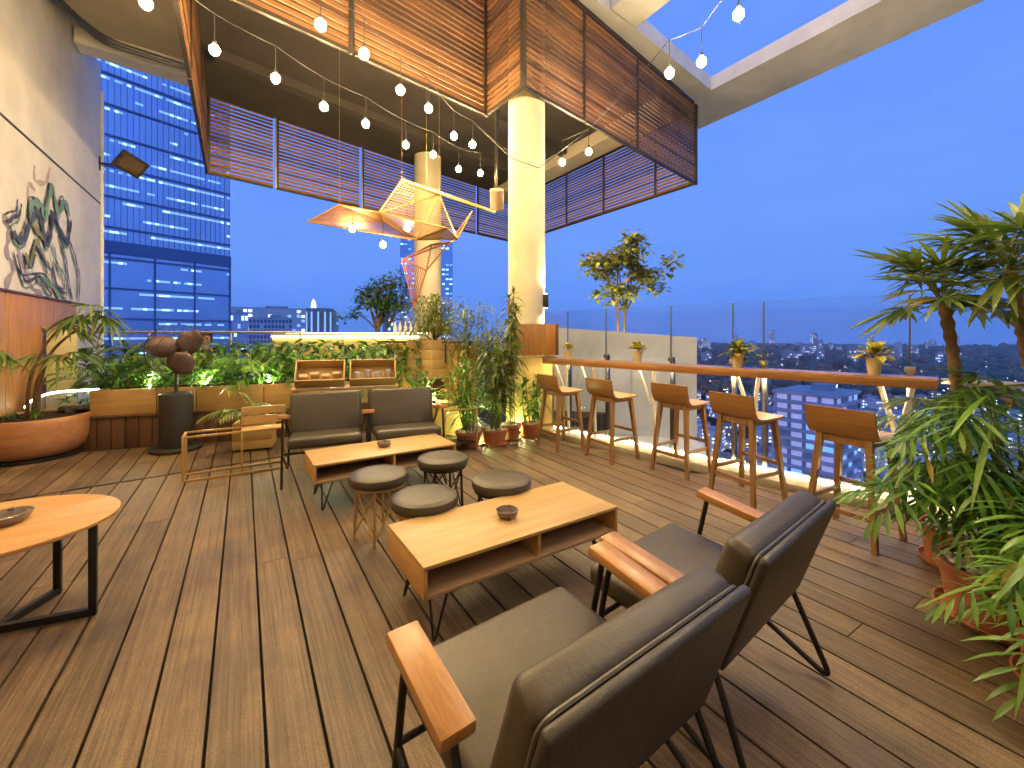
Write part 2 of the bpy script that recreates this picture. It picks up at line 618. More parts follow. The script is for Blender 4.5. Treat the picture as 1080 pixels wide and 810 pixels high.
mb = MB()
i = -22
while True:
    x0 = S0 + i * PITCH + GAP / 2
    x1 = x0 + PITCH - GAP
    i += 1
    if x0 > 5.4:
        break
    if x1 < -2.74:
        continue
    x0 = max(x0, -2.74)
    ys = [-2.0 + rng.uniform(0, 1.2)]
    while ys[-1] < 12.6:
        ys.append(ys[-1] + rng.uniform(2.4, 4.4))
    ya = -2.0
    ends = [-2.0] + ys[1:]

    def board(a0, a1, b0, b1):
        bz = rng.uniform(-.0012, .0012)
        mb.hull([(x0, a0, -.03), (x1, a1, -.03), (x1, b1, -.03), (x0, b0, -.03)],
                [(x0 + .0015, a0 + .001, bz), (x1 - .0015, a1 + .001, bz), (x1 - .0015, b1 - .001, bz), (x0 + .0015, b0 - .001, bz)])
    # clip on the kerb line for boards on the right
    def ymax(x):
        return 4.419 - (x - 3.60) / .2187 - .01
    prev0 = prev1 = -2.0
    for y in ends[1:] + [13.0]:
        b0 = b1 = y
        stop = False
        if joint(x0) < 13 and prev0 < joint(x0) - .02 and b0 > joint(x0) - .02:
            c0, c1 = joint(x0) - .022, joint(x1) - .022
            d0, d1 = joint(x0) + .022, joint(x1) + .022
        else:
            c0 = None
        if x0 > 3.2:
            l0, l1 = ymax(x0), ymax(x1)
            if prev0 >= l0 - .05 or prev1 >= l1 - .05:
                break
            if b1 > l1:
                b0, b1 = min(l0, b0 if b0 < l0 else l0), l1
                board(prev0, prev1, b0, b1)
                break
        if c0:
            board(prev0, prev1, c0, c1)
            board(d0, d1, b0, b1) if b0 > d0 + .05 else None
            prev0 = max(b0, d0) + .003
            prev1 = max(b1, d1) + .003
        else:
            board(prev0, prev1, b0, b1)
            prev0 = prev1 = y + .003
deck = mb.build('deck_floor', M['deck'], smooth=False)
tag(deck, 'weathered brown timber decking with dark gaps between the boards', 'decking', kind='structure')
mb = MB()
mb.prism([(-2.78, -2.2), (5.35, -2.2), (4.08, 3.4), (3.74, 5.1), (3.9, 5.4), (9.2, 6.3), (9.2, 14.6), (-2.78, 13.2)], -.34, -.034)
tag(mb.build('terrace_ground', M['dark_gap'], smooth=False), 'dark slab beneath the terrace decking', 'slab', kind='structure')

# rail frame: s along the rail towards the camera side, n outward
RA = Vector((3.55, 4.85, 0))
RD = Vector((.212, -.977, 0)).normalized()
RN = Vector((.977, .212, 0)).normalized()
R_ROT = math.atan2(RD.y, RD.x)


def rp_(s_, n_, z=0):
    q = RA + RD * s_ + RN * n_
    return Vector((q.x, q.y, z))


mb = MB()
mb.beam(rp_(-.05, .165, .012), rp_(7.2, .165, .012), .29, .09, bev=.008)
tag(mb.build('kerb', M['kerb']), 'pale stone kerb along the foot of the glass railing', 'kerb', kind='structure')

# ------------------------------------------------------------------ left wall, panel, mural
w = thing('side_wall', 'tall beige plaster wall on the left with swirling painted mural', 'wall', (-2.75, 6, 0))
mb = MB()
mb.box((-.2, -1.2, 3.6), (.4, 16.8, 7.8))
wo = mb.build('wall_body', M['wall'], w, smooth=False)
mb = MB()
mb.beam((.004, -9, 4.32), (.004, 7.2, 4.36), .03, .025)
mb.build('joint_line', M['brown_metal'], w)
mb = MB()
mb.tube([(.03, 7.14, .02), (.03, 7.14, 6.9)], .035, 8)
mb.build('corner_pipe', M['white_paint'], w)
STROKES = [
    ('lav', .16, [(8.51, 3.03), (8.69, 2.84), (8.63, 2.54), (8.82, 2.34), (8.57, 2.05)]),
    ('lav', .12, [(8.82, 2.78), (9.09, 2.49), (9.45, 2.13), (9.86, 2.02)]),
    ('pale', .10, [(9.53, 4.03), (9.57, 3.81), (9.98, 3.9), (10.16, 4.2)]),
    ('pale', .08, [(9.3, 3.44), (9.34, 3.67), (9.57, 3.65)]),
    ('teal', .16, [(9.3, 3.13), (9.38, 3.4), (9.73, 3.46), (9.86, 3.29), (10.16, 3.87), (10.45, 3.53), (10.75, 3.79), (11.02, 3.59)]),
    ('olive', .10, [(9.12, 2.62), (9.3, 2.48), (9.53, 2.85), (9.81, 2.65), (10.03, 2.53)]),
    ('teal', .12, [(9.53, 2.3), (9.98, 2.28), (10.5, 2.07)]),
    ('olive', .13, [(9.35, 3.12), (9.61, 3.0), (9.82, 2.98)]),
    ('navy', .07, [(8.57, 2.93), (8.75, 3.05), (8.92, 3.13), (8.98, 3.3)]),
    ('navy', .12, [(8.72, 2.83), (8.95, 2.76), (9.12, 2.84), (9.27, 3.06), (9.53, 3.31), (9.73, 3.16), (9.9, 2.88), (10.12, 3.1), (10.21, 3.44), (10.55, 3.22), (10.91, 3.1), (11.08, 3.53)]),
    ('navy', .06, [(8.82, 2.54), (8.98, 2.3), (9.16, 2.19), (9.61, 2.31), (9.9, 2.17), (10.12, 2.07)]),
    ('navy', .05, [(9.10, 2.52), (9.32, 2.42), (9.53, 2.75), (9.85, 2.56), (10.05, 2.48)]),
    ('navy', .06, [(10.55, 3.08), (10.8, 2.74), (10.91, 2.45), (11.13, 2.05)]),
    ('navy', .05, [(11.02, 3.12), (11.37, 2.79), (11.55, 2.52), (11.49, 2.02)]),
    ('navy', .07, [(10.12, 2.64), (10.35, 2.25), (10.8, 2.14)]),
    ('teal', .06, [(10.2, 2.9), (10.4, 2.6), (10.75, 2.4), (10.8, 2.1)]),
]
extra = []
for k_, wd_, pts_ in STROKES:
    if k_ in ('navy', 'teal'):
        extra.append(('pale' if k_ == 'teal' else 'teal', wd_ * .55, [(a + .05, b - .09) for a, b in pts_]))
        extra.append(('navy', .035, [(a - .04, b + .07 + .03 * math.sin(a * 9)) for a, b in pts_]))
STROKES = STROKES[:4] + extra + STROKES[4:]
STROKES = [(k_, wd_, [(a, max(2.05, b)) for a, b in p_]) for k_, wd_, p_ in STROKES]
mcol = {'lav': (.27, .24, .33), 'pale': (.37, .30, .31), 'teal': (.13, .24, .22), 'olive': (.17, .20, .11), 'navy': (.05, .065, .14)}
mmats, mkeys = [], list(mcol)
for k in mkeys:
    mmats.append(plain('mural_' + k, mcol[k], .8, 0, .3, .25, 4))


def smooth_curve(pts, n=7):
    out = []
    P_ = [pts[0]] + list(pts) + [pts[-1]]
    for a in range(1, len(P_) - 2):
        p0, p1, p2, p3 = (Vector(q) for q in P_[a - 1:a + 3])
        for k in range(n):
            t = k / n
            out.append(.5 * ((2 * p1) + (p2 - p0) * t + (2 * p0 - 5 * p1 + 4 * p2 - p3) * t * t + (3 * p1 - p0 - 3 * p2 + p3) * t ** 3))
    out.append(Vector(pts[-1]))
    return out


mb = MB()
for si, (k, wd, pts) in enumerate(STROKES):
    cv = smooth_curve(pts)
    vs, fs = [], []
    for j, p in enumerate(cv):
        t = (cv[min(j + 1, len(cv) - 1)] - cv[max(0, j - 1)])
        t = t.normalized() if t.length > 0 else Vector((1, 0))
        nr = Vector((-t.y, t.x))
        ww = wd * 1.05 * (.35 + .65 * abs(math.sin(j * .55 + si))) * (.5 if j in (0, len(cv) - 1) else 1)
        for q in (p + nr * ww * .5, p - nr * ww * .5):
            vs.append((.003 + .0012 * si, q.x - 6, q.y))
    for j in range(len(cv) - 1):
        fs.append((2 * j, 2 * j + 1, 2 * j + 3, 2 * j + 2))
    mb.add(vs, fs, mkeys.index(k))
mb.build('mural', mmats, w, smooth=False)

rw = thing('rear_light_blocker', 'unseen beige wall added behind the camera to block sky and bounce warm light', 'building', (0, -2.3, 0))  # added unseen wall: cuts blue sky fill, bounces warm bulb light
mb = MB()
mb.box((1.0, -.15, 3.6), (7.5, .3, 7.7))
mb.build('wall_body', M['wall'], rw, smooth=False)
mb = MB()
mb.box((1.2, .02, 1.2), (2.4, .06, 2.4), bev=.01)
mb.build('added_door', M['dark_wood'], rw)
fl = thing('flood_light', 'square brown flood light on a wall arm in front of the glass tower', 'lamp', (-2.75, 13.05, 5.25))
mb = MB()
mb.box((.0, .0, .0), (.05, .05, .32), bev=.008)
mb.beam((0, -.02, 0), (.36, -.16, -.03), .035, .035)
mb.build('arm', M['steel_black'], fl)
FR_ = Euler((R(38), R(20), R(35))).to_matrix()
mb = MB()
mb.box((.58, -.24, .02), (.52, .12, .42), FR_, bev=.02)
mb.build('housing', M['brown_metal'], fl)
mb = MB()
mb.box(Vector((.58, -.24, .02)) + FR_ @ Vector((0, -.066, 0)), (.40, .014, .30), FR_, bev=.004)
mb.build('lens', plain('flood_lens', (.13, .08, .045), .2), fl)

pw = thing('wood_panel', 'honey coloured timber panelling along the foot of the left wall', 'wall panel', (-2.70, 6, 0))
mb = MB()
for k, (a, b) in enumerate(((-8, -2.8), (-2.78, -1.0), (-.98, 2.35), (2.37, 5.2))):
    mb.box((0, (a + b) / 2, .99), (.06, b - a, 1.98), bev=.006)
mb.build('board', M['pine_z'], pw)
mb = MB()
mb.box((.012, -1.4, 1.995), (.10, 13.2, .03))
mb.build('cap_rail', M['dark_wood'], pw)

# ------------------------------------------------------------------ louvre ring, ceiling, beams
ZB, ZT = 5.12, 7.08
RING = {'FL': (-.72, 12.09), 'FR': (9.39, 14.67), 'NR': (9.48, 6.53), 'J1': (3.57, 5.35), 'J2': (3.49, 6.36), 'NL': (-.64, 5.54)}
canopy = thing('louvre_canopy', 'hanging canopy skirt of horizontal timber slats above the terrace', 'canopy', (0, 0, 0))


def panel(a, b, last):
    a, b = Vector((*a, 0)), Vector((*b, 0))
    d = (b - a)
    L = d.length
    rot = math.atan2(d.y, d.x)
    root_loc = a
    mb = MB()
    z = ZB + .09
    k = 0
    while z < ZT - .03:
        dz = rng.uniform(-.003, .003)
        mb.box((L / 2, rng.uniform(-.003, .003), z + dz), (L - .06, .020, .056))
        z += .0895
        k += 1
    p = mb.build('louvre_panel', M['slat'], canopy, smooth=False)
    p.location = root_loc
    p.rotation_euler = (0, 0, rot)
    mb = MB()
    mb.box((.03, 0, (ZB + ZT) / 2), (.055, .06, ZT - ZB), bev=.004)
    mb.box((L / 2, 0, ZB + .025), (L - .062, .05, .05))
    mb.box((L / 2, 0, ZT - .02), (L - .062, .05, .04))
    f = mb.build('frame', M['brown_metal'], p)
    return p


def side(a, b, stops):
    A, B = Vector(RING[a]), Vector(RING[b])
    L = (B - A).length
    u = (B - A) / L
    st = [0] + list(stops) + [L]
    for k in range(len(st) - 1):
        g0 = (.05 if a == 'FL' else .004) if k else 0
        panel(A + u * (st[k] + g0), A + u * st[k + 1], False)


side('FL', 'FR', (1.42, 3.74, 6.2, 8.3))
side('FR', 'NR', (1.5, 3.19, 4.96, 6.9))
side('NR', 'J1', (2.73, 4.51))
side('J1', 'J2', ())
side('J2', 'NL', (2.31,))
side('NL', 'FL', (2.2, 4.4))
for (x, y) in [RING[k] for k in ('FL', 'NR', 'J1', 'J2', 'NL')]:
    mb = MB()
    mb.box((x, y, (ZB + ZT) / 2), (.07, .07, ZT - ZB + .02), bev=.005)
    mb.build('corner_post', M['brown_metal'], canopy)
A, B = Vector(RING['FL']), Vector(RING['FR'])
u = (B - A).normalized()
for s_ in (1.42, 3.74):
    q = A + u * (s_ + .02)
    mb = MB()
    mb.box((q.x + .02, q.y - .06, (ZB + ZT) / 2), (.035, .03, ZT - ZB))
    mb.build('hanger', M['steel_lit'], canopy)

ce = thing('terrace_roof', 'dark painted slab roof over the terrace inside the slatted canopy', 'roof')
mb = MB()
mb.prism([(-.62, 5.57), (3.50, 6.39), (3.59, 5.38), (9.455, 6.55), (9.37, 14.64), (-.70, 12.07)], 6.9, 7.2)
mb.build('ceiling_slab', M['ceil'], ce, smooth=False)
for pg_, z_ in (([(8.1, 6.55), (8.75, 6.65), (8.65, 14.2), (8.0, 14.1)], 6.55),
                ([(-.5, 7.6), (8.0, 9.7), (8.0, 10.0), (-.5, 7.9)], 6.70), ([(-.5, 9.9), (8.0, 12.0), (8.0, 12.3), (-.5, 10.2)], 6.70)):
    mb = MB()
    mb.prism(pg_, z_, 6.897)
    mb.build('ceiling_beam', M['soffit'] if z_ < 6.6 else M['ceil'], ce, smooth=False)
mb = MB()
mb.prism([(-2.72, -2.2), (4.6, -2.2), (4.6, 4.95), (3.4, 5.2), (3.36, 6.2), (-.75, 5.42), (-.80, 12.4), (-2.72, 11.95)], 7.25, 7.5)
mb.build('soffit_slab', M['soffit'], ce, smooth=False)
for pg_, z_ in (([(-2.72, 11.25), (-.80, 11.45), (-.80, 11.95), (-2.72, 11.65)], 6.95), ([(-2.72, 7.6), (-.76, 7.75), (-.76, 8.15), (-2.72, 8.0)], 7.05)):
    mb = MB()
    mb.prism(pg_, z_, 7.2465)
    mb.build('edge_beam', M['beam_conc'], ce, smooth=False)

pp = thing('conduit_pipe', 'bent grey conduit pipe under the soffit beside the beige wall', 'pipe')
mb = MB()
mb.tube(fillet([(-2.60, 1.0, 6.95), (-2.60, 10.1, 6.95), (-2.2, 10.9, 6.95), (-.85, 11.1, 6.95)], .35), .055, 10)
mb.tube(fillet([(-2.62, 1.0, 6.78), (-2.62, 9.7, 6.78), (-2.45, 10.2, 6.80), (-2.2, 10.75, 6.82), (-.85, 10.92, 6.82)], .2), .035, 10)
mb.build('pipe_run', M['steel_grey'], pp)
mb = MB()
for y in (3, 5, 7, 9):
    mb.box((-2.61, y, 7.06), (.03, .03, .38))
    mb.box((-2.61, y, 6.86), (.16, .03, .02))
mb.build('bracket', M['steel_grey'], pp)

pg = thing('concrete_pergola', 'pale concrete roof frame of beams reaching out against the sky', 'pergola')
mb = MB()
mb.prism([(4.75, 5.55), (6.365, 5.675), (9.545, 6.157), (9.593, 6.622), (5.976, 6.04), (4.75, 5.95)], 7.3, 7.63)
mb.build('cross_beam', M['beam_conc'], pg, smooth=False)
mb = MB()
mb.prism([(9.549, 6.157), (9.50, -3.0), (11.04, -3.0), (11.067, 7.58), (9.60, 7.35)], 7.297, 7.627)
mb.build('side_beam', M['beam_conc'], pg, smooth=False)
mb = MB()
mb.prism([(5.62, 5.58), (5.60, -3), (6.345, -3), (6.362, 5.66)], 7.294, 7.65)
mb.build('side_beam', M['beam_conc'], pg, smooth=False)
mb = MB()
mb.prism([(4.62, 5.5), (4.62, -3), (5.2, -3), (5.2, 5.55)], 7.2, 7.64)
mb.build('side_beam', M['beam_conc'], pg, smooth=False)


def column(name, label, x, y, r, h):
    t = thing(name, label, 'column', (x, y, 0))
    mb = MB()
    prof = [(r, -.3)]
    z = .2
    while z < h - .1:
        prof += [(r, z), (r * .994, z + .012), (r, z + .024)]
        z += 1.2
    prof += [(r, h)]
    mb.lathe(prof, 40)
    mb.build('shaft', M['column'], t)
    return t


column('round_column', 'near round cream column rising to the corner of the timber canopy', 3.93, 5.80, .30, 6.88)
column('round_column', 'far round column behind the wire mesh hanging sculpture', 4.82, 12.56, .41, 6.88)
sc_ = thing('wall_sconce', 'small black lamp fixed to the side of the near round column', 'lamp', (4.13, 5.55, 1.95))
mb = MB()
mb.box((0, 0, 0), (.09, .10, .22), (0, 0, R(-35)), bev=.01)
mb.build('housing', M['steel_black'], sc_)
mb = MB()
mb.lathe([(.03, .112), (.03, .118)], 12)
mb.lathe([(.03, -.118), (.03, -.112)], 12)
mb.build('lens', M['led_warm'], sc_)

sp = thing('ceiling_spot', 'tan cylindrical spot lamp tilted in front of the far slats', 'lamp', (4.02, 6.92, 3.94))
mb = MB()
q = Euler((R(25), R(-18), 0)).to_matrix()
mb.tube([q @ Vector((0, 0, -.18)), q @ Vector((0, 0, .18))], .13, 20)
mb.build('housing', plain('tan_metal', (.36, .24, .14), .5), sp)
mb = MB()
mb.tube([(0, 0, .17), (.02, 0, 2.95)], .012, 8)
mb.build('stem', M['steel_black'], sp)

# ------------------------------------------------------------------ string lights
ROW_A = [(-2.2, 4.1), (-1.5, 4.85), (-.819, 5.511), (-.285, 6.0), (.346, 6.25), (.98, 6.66), (1.612, 6.85), (2.382, 7.25), (2.937, 7.38), (3.62, 7.75), (4.092, 7.72)]
ROW_B = [(-1.6, 1.6), (-.9, 2.7), (-.1, 3.9), (.69, 4.915), (1.194, 5.15), (1.786, 5.66), (2.279, 5.90), (2.951, 6.5), (3.357, 6.62), (5.204, 7.693)]
ROW_C = [(5.155, 6.392), (5.264, 5.771), (4.534, 3.489), (4.673, 3.137), (4.301, 2.469), (4.35, 1.35), (4.0, .45), (3.3, -.35)]


def bulb_tree(mat):
    t = thing('light_bulb', 'x', 'light bulb')
    mb = MB()
    mb.lathe([(.0, -.062), (.025, -.056), (.045, -.036), (.054, -.006), (.050, .020), (.034, .042), (.019, .055)], 16)
    mb.build('bulb_glass', mat, t)
    mb = MB()
    mb.lathe([(.019, .054), (.022, .06), (.022, .10), (.010, .115), (.0, .116)], 12)
    mb.build('socket', M['black_plastic'], t)
    mb = MB()
    mb.tube([(0, 0, .11), (0, 0, .42)], .006, 6)
    mb.build('cord', M['black_plastic'], t)
    return t


BL = {'A': 'warm glowing bulb on the drop cord of the left light string under the roof',
      'B': 'warm glowing bulb on the middle light string along the near slatted face',
      'C': 'glowing bulb on the right light string outside the slatted canopy'}
protos = {}
for key, row, mat in (('A', ROW_A, M['bulb']), ('B', ROW_B, M['bulb']), ('C', ROW_C, M['bulb_w'])):
    pr = None
    for j, (x, y) in enumerate(row):
        loc = (x, y, 4.70)
        if pr is None:
            pr = bulb_tree(mat)
            pr.location = loc
            tag(pr, BL[key], 'light bulb', 'bulbs of the light string ' + {'A': 'at left', 'B': 'in the middle', 'C': 'at right'}[key])
        else:
            copy_tree(pr, loc=loc)
    mb = MB()
    pts = []
    rr = row
    for j in range(len(rr) - 1):
        a, b = Vector((*rr[j], 5.115)), Vector((*rr[j + 1], 5.115))
        for k in range(6):
            t = k / 6
            p = a.lerp(b, t)
            p.z -= .10 * (a - b).length * .35 * 4 * t * (1 - t) * .5
            pts.append(p)
    pts.append(Vector((*rr[-1], 5.115)))
    mb.tube(pts, .0055, 6)
    tag(mb.build('light_cable', M['black_plastic']),
        {'A': 'thin black cable carrying the left row of bulbs under the roof',
         'B': 'thin black cable carrying the bulbs in front of the near slats',
         'C': 'thin black cable rising past the column into the open sky'}[key], 'cable')
mb = MB()
pts = []
for (a, b) in (((3.357, 6.62, 5.1), (3.52, 5.62, 4.15)), ((3.52, 5.62, 4.15), (3.86, 5.36, 3.98)), ((3.86, 5.36, 3.98), (5.264, 5.771, 5.1))):
    a, b = Vector(a), Vector(b)
    for k in range(8):
        pts.append(a.lerp(b, k / 8))
pts.append(Vector((5.264, 5.771, 5.1)))
mb.tube(pts, .0065, 6)
tag(mb.build('light_cable', M['black_plastic']), 'slack black cable looped in front of the near round column', 'cable')

# ------------------------------------------------------------------ hanging mesh sculpture
SCU = dict(a=(1.05, 9.0, 3.57), b=(1.52, 8.5, 3.84), c=(2.28, 8.25, 3.57), d=(2.84, 8.13, 3.27), e=(2.51, 7.87, 4.30), f=(2.07, 7.79, 3.61), g=(2.68, 7.53, 3.15),
           h=(3.39, 7.32, 3.20), i=(3.22, 7.78, 4.13), j=(4.29, 7.46, 3.87), k=(3.90, 7.71, 3.89), l=(2.58, 8.07, 2.84), m=(2.98, 7.58, 3.09), n=(3.45, 7.76, 3.23), o=(2.90, 7.62, 2.61), p=(2.81, 8.04, 1.92), q=(3.03, 7.00, 3.29), r=(3.20, 6.98, 3.31))
M['rattan'] = wood('rattan', (.26, .12, .03), (.48, .25, .075), 'X', 1, .5, .3, .03)
M['mesh_rust'] = plain('rust_mesh', (.42, .17, .08), .6)
scu = thing('mesh_sculpture', 'angular hanging lamp sculpture of triangular wire and rattan facets', 'sculpture', (2.7, 7.9, 0))


def facet(pts, mat, step=.045, fill=.030, name='facet'):
    """triangle filled with thin rods between two edges, with a frame"""
    A, B, C_ = (Vector(SCU[q]) - Vector((2.7, 7.9, 0)) for q in pts)
    mb = MB()
    n = max(4, int((B - A).length / step))
    for k in range(1, n):
        t = k / n
        mb.beam(A.lerp(B, t), A.lerp(C_, t), fill, .006)
    for p, q in ((A, B), (B, C_), (C_, A)):
        mb.tube([p, q], .016, 6)
    return mb.build(name, mat, scu)


for tri, mt, st, fi in (('bac', 'rattan', .045, .0435), ('bcf', 'rattan', .045, .043), ('cdf', 'rattan', .045, .043), ('adg', 'rattan', .045, .0435), ('dgf', 'rattan', .045, .043),
                        ('efi', 'brass', .055, .014), ('fig', 'brass', .055, .014), ('igh', 'brass', .055, .014), ('gdh', 'rattan', .045, .0435), ('knh', 'rattan', .045, .043),
                        ('acd', 'rattan', .045, .043), ('cgf', 'rattan', .045, .043), ('gqf', 'rattan', .045, .043), ('hqg', 'rattan', .045, .043), ('mlo', 'mesh_rust', .05, .047), ('lmn', 'mesh_rust', .05, .047), ('onm', 'mesh_rust', .05, .046), ('olp', 'mesh_rust', .05, .044)):
    facet(tri, M[mt], st, fi)
mb = MB()
mb.beam(Vector(SCU['e']) - Vector((2.7, 7.9, 0)), Vector(SCU['j']) - Vector((2.7, 7.9, 0)), .05, .05)
for q in 'eij':
    v = Vector(SCU[q]) - Vector((2.7, 7.9, 0))
    mb.tube([v, (v.x, v.y, 6.9)], .0018, 5)
for q in 'bo':
    v = Vector(SCU[q]) - Vector((2.7, 7.9, 0))
    mb.tube([v, (v.x, v.y, 6.9)], .0018, 5)
mb.build('hanger', M['brass'], scu)
pr = None
for x, y, z in ((1.75, 8.5, 3.42), (2.62, 7.9, 3.42), (2.25, 8.2, 3.12)):
    if pr is None:
        pr = bulb_tree(M['bulb_w'])
        pr.location = (x, y, z)
        tag(pr, 'glowing bulb hanging among the facets of the mesh sculpture', 'light bulb', 'bulbs in the hanging sculpture')
    else:
        copy_tree(pr, loc=(x, y, z))

# ------------------------------------------------------------------ bar counter, glass railing
bc = thing('bar_counter', 'long polished wooden bar counter running along the glass railing', 'counter', tuple(RA), R_ROT)
# local x runs along the rail, local -y... outward is +y in this frame
mb = MB()
OUT = 1 if (Matrix.Rotation(R_ROT, 3, 'Z') @ Vector((0, 1, 0))).dot(RN) > 0 else -1
mb.box((1.97, OUT * .135, 1.055), (3.94, .27, .05), bev=.006)
mb.box((1.97, OUT * .012, 1.035), (3.93, .03, .07), bev=.004)
ct = mb.build('counter_top', wood('counter_grain', (.13, .055, .018), (.48, .25, .085), 'X', 1, .28, .3, .04, .3), bc)
mb = MB()
mb.box((1.97, OUT * .10, 1.022), (3.9, .02, .014))
mb.build('led_strip', M['led_gold'], bc)
for s_ in (.28, .72, 1.55, 2.62, 3.70):
    mb = MB()
    y0 = OUT * .06
    for dx in (-.10, .10):
        mb.beam((s_ + dx, y0, 1.02), (s_ + dx * .12, OUT * .20, .60), .035, .02)
    mb.beam((s_ - .11, y0, 1.012), (s_ + .11, y0, 1.012), .03, .012)
    mb.beam((s_ + .02, OUT * .20, .62), (s_ + .02, OUT * .22, .06), .03, .02)
    mb.build('bracket', M['white_paint'], bc)

kl = thing('kerb_light', 'thin golden light strip along the pale kerb under the bar counter', 'light')
mb = MB()
mb.beam(rp_(.0, .255, .075), rp_(6.2, .255, .075), .016, .014)
mb.build('led_strip', M['led_kerb'], kl)
mb = MB()
mb.beam(rp_(.0, .27, .062), rp_(6.2, .27, .062), .012, .01)
mb.build('channel', M['steel_lit'], kl)
JO = [-.2, .23, .86, 1.74, 2.41, 2.70, 3.77, 4.9, 6.1, 7.2]
gr = thing('glass_railing', 'clear glass panel railing behind the bar counter above the city', 'railing', tuple(RA), R_ROT)
for a, b in zip(JO[:-1], JO[1:]):
    mb = MB()
    mb.box(((a + b) / 2, OUT * .29, .90), (b - a - .016, .012, 1.69))
    g = mb.build('glass_panel', M['glass'], gr, smooth=False)
for q in JO:
    mb = MB()
    dark = q < 2
    mb.box((q, OUT * .33, .58), (.045, .05, 1.10), bev=.004)
    mb.box((q, OUT * .30, 1.125), (.07, .05, .05), bev=.006)
    mb.build('post', M['steel_grey'] if dark else M['steel_lit'], gr)
    mb = MB()
    mb.box((q, OUT * .29, 1.44), (.012, .018, .60))
    mb.build('glass_joint', M['steel_grey'], gr)
mb = MB()
mb.box((5.6, OUT * .24, 1.05), (3.3, .06, .045), bev=.006)
mb.build('handrail', M['steel_lit'], gr)

# ------------------------------------------------------------------ bar stools
def bar_stool(label):
    t = thing('bar_stool', label, 'bar stool', (0, 0, 0), 0, 'wooden bar stools along the counter')
    # faces +x ; seat plate curls up into a low back at -x
    prof = [(.20, .726), (.12, .721), (.0, .716), (-.10, .716), (-.150, .730), (-.176, .768), (-.194, .83), (-.206, .912)]
    def shell(pr_, w0, w1, th):
        mb = MB()
        vs, fs = [], []
        n = len(pr_)
        for i, (x, z) in enumerate(pr_):
            a, b = pr_[max(0, i - 1)], pr_[min(n - 1, i + 1)]
            tx, tz = b[0] - a[0], b[1] - a[1]
            L = math.hypot(tx, tz)
            nx, nz = -tz / L * th, tx / L * th
            w_ = w0 + (w1 - w0) * i / (n - 1)
            for (px, pz) in ((x, z), (x + nx, z + nz)):
                for s_ in (-1, 1):
                    vs.append((px, s_ * w_ / 2, pz))
        for i in range(n - 1):
            a = 4 * i
            b = a + 4
            fs += [(a, a + 1, b + 1, b), (a + 2, b + 2, b + 3, a + 3), (a, b, b + 2, a + 2), (a + 1, a + 3, b + 3, b + 1)]
        fs += [(0, 2, 3, 1), (4 * n - 4, 4 * n - 3, 4 * n - 1, 4 * n - 2)]
        mb.add(vs, fs)
        return mb
    shell(prof[:5], .40, .42, .018).build('seat', M['stool_seat'], t)
    shell(prof[4:], .42, .42, .018).build('backrest', M['stool_seat'], t)
    legs = {}
    for sx in (-1, 1):
        for sy in (-1, 1):
            mb = MB()
            top = Vector((.135 * sx, .145 * sy, .716))
            bot = Vector((.205 * sx, .205 * sy, 0))
            legs[sx, sy] = (top, bot)
            a, b = .021, .015
            def ring(c, h):
                return [(c.x - h, c.y - h, c.z), (c.x + h, c.y - h, c.z), (c.x + h, c.y + h, c.z), (c.x - h, c.y + h, c.z)]
            mb.hull(ring(bot, b), ring(top, a))
            mb.build('leg', M['stool_wood'], t)

    def at(k, z):
        tp, bt = legs[k]
        return bt.lerp(tp, z / .716)
    for (p, q, z) in (((-1, -1), (-1, 1), .20), ((1, -1), (1, 1), .32), ((-1, -1), (1, -1), .25), ((-1, 1), (1, 1), .25)):
        mb = MB()
        mb.beam(at(p, z), at(q, z), .02, .03)
        mb.build('stretcher', M['stool_wood'], t)
    mb = MB()
    for (p, q) in (((-1, -1), (-1, 1)), ((1, -1), (1, 1)), ((-1, -1), (1, -1)), ((-1, 1), (1, 1))):
        mb.beam(at(p, .682), at(q, .682), .018, .05)
    mb.build('apron', M['stool_wood'], t)
    return t


ST = [((3.38, 4.22), -2, 'wooden bar stool at the far left end beside the ochre wall and potted plants'),
      ((3.585, 3.54), -1, 'wooden bar stool second from the ochre wall in front of the grey concrete block'),
      ((3.84, 2.81), 2, 'middle bar stool with pale seat, in front of the right edge of the concrete block'),
      ((3.70, 2.05), -7, 'bar stool turned square on, its low back against the lit city, fourth from the wall'),
      ((3.66, 1.27), -4, 'bar stool nearest the big fern, its back legs behind the grey armchair')]
s0 = bar_stool(ST[0][2])
for j, ((x, y), a, lab) in enumerate(ST):
    if j == 0:
        s0.location = (x, y, 0)
        s0.rotation_euler = (0, 0, R(a))
    else:
        copy_tree(s0, (x, y, 0), R(a), lab)

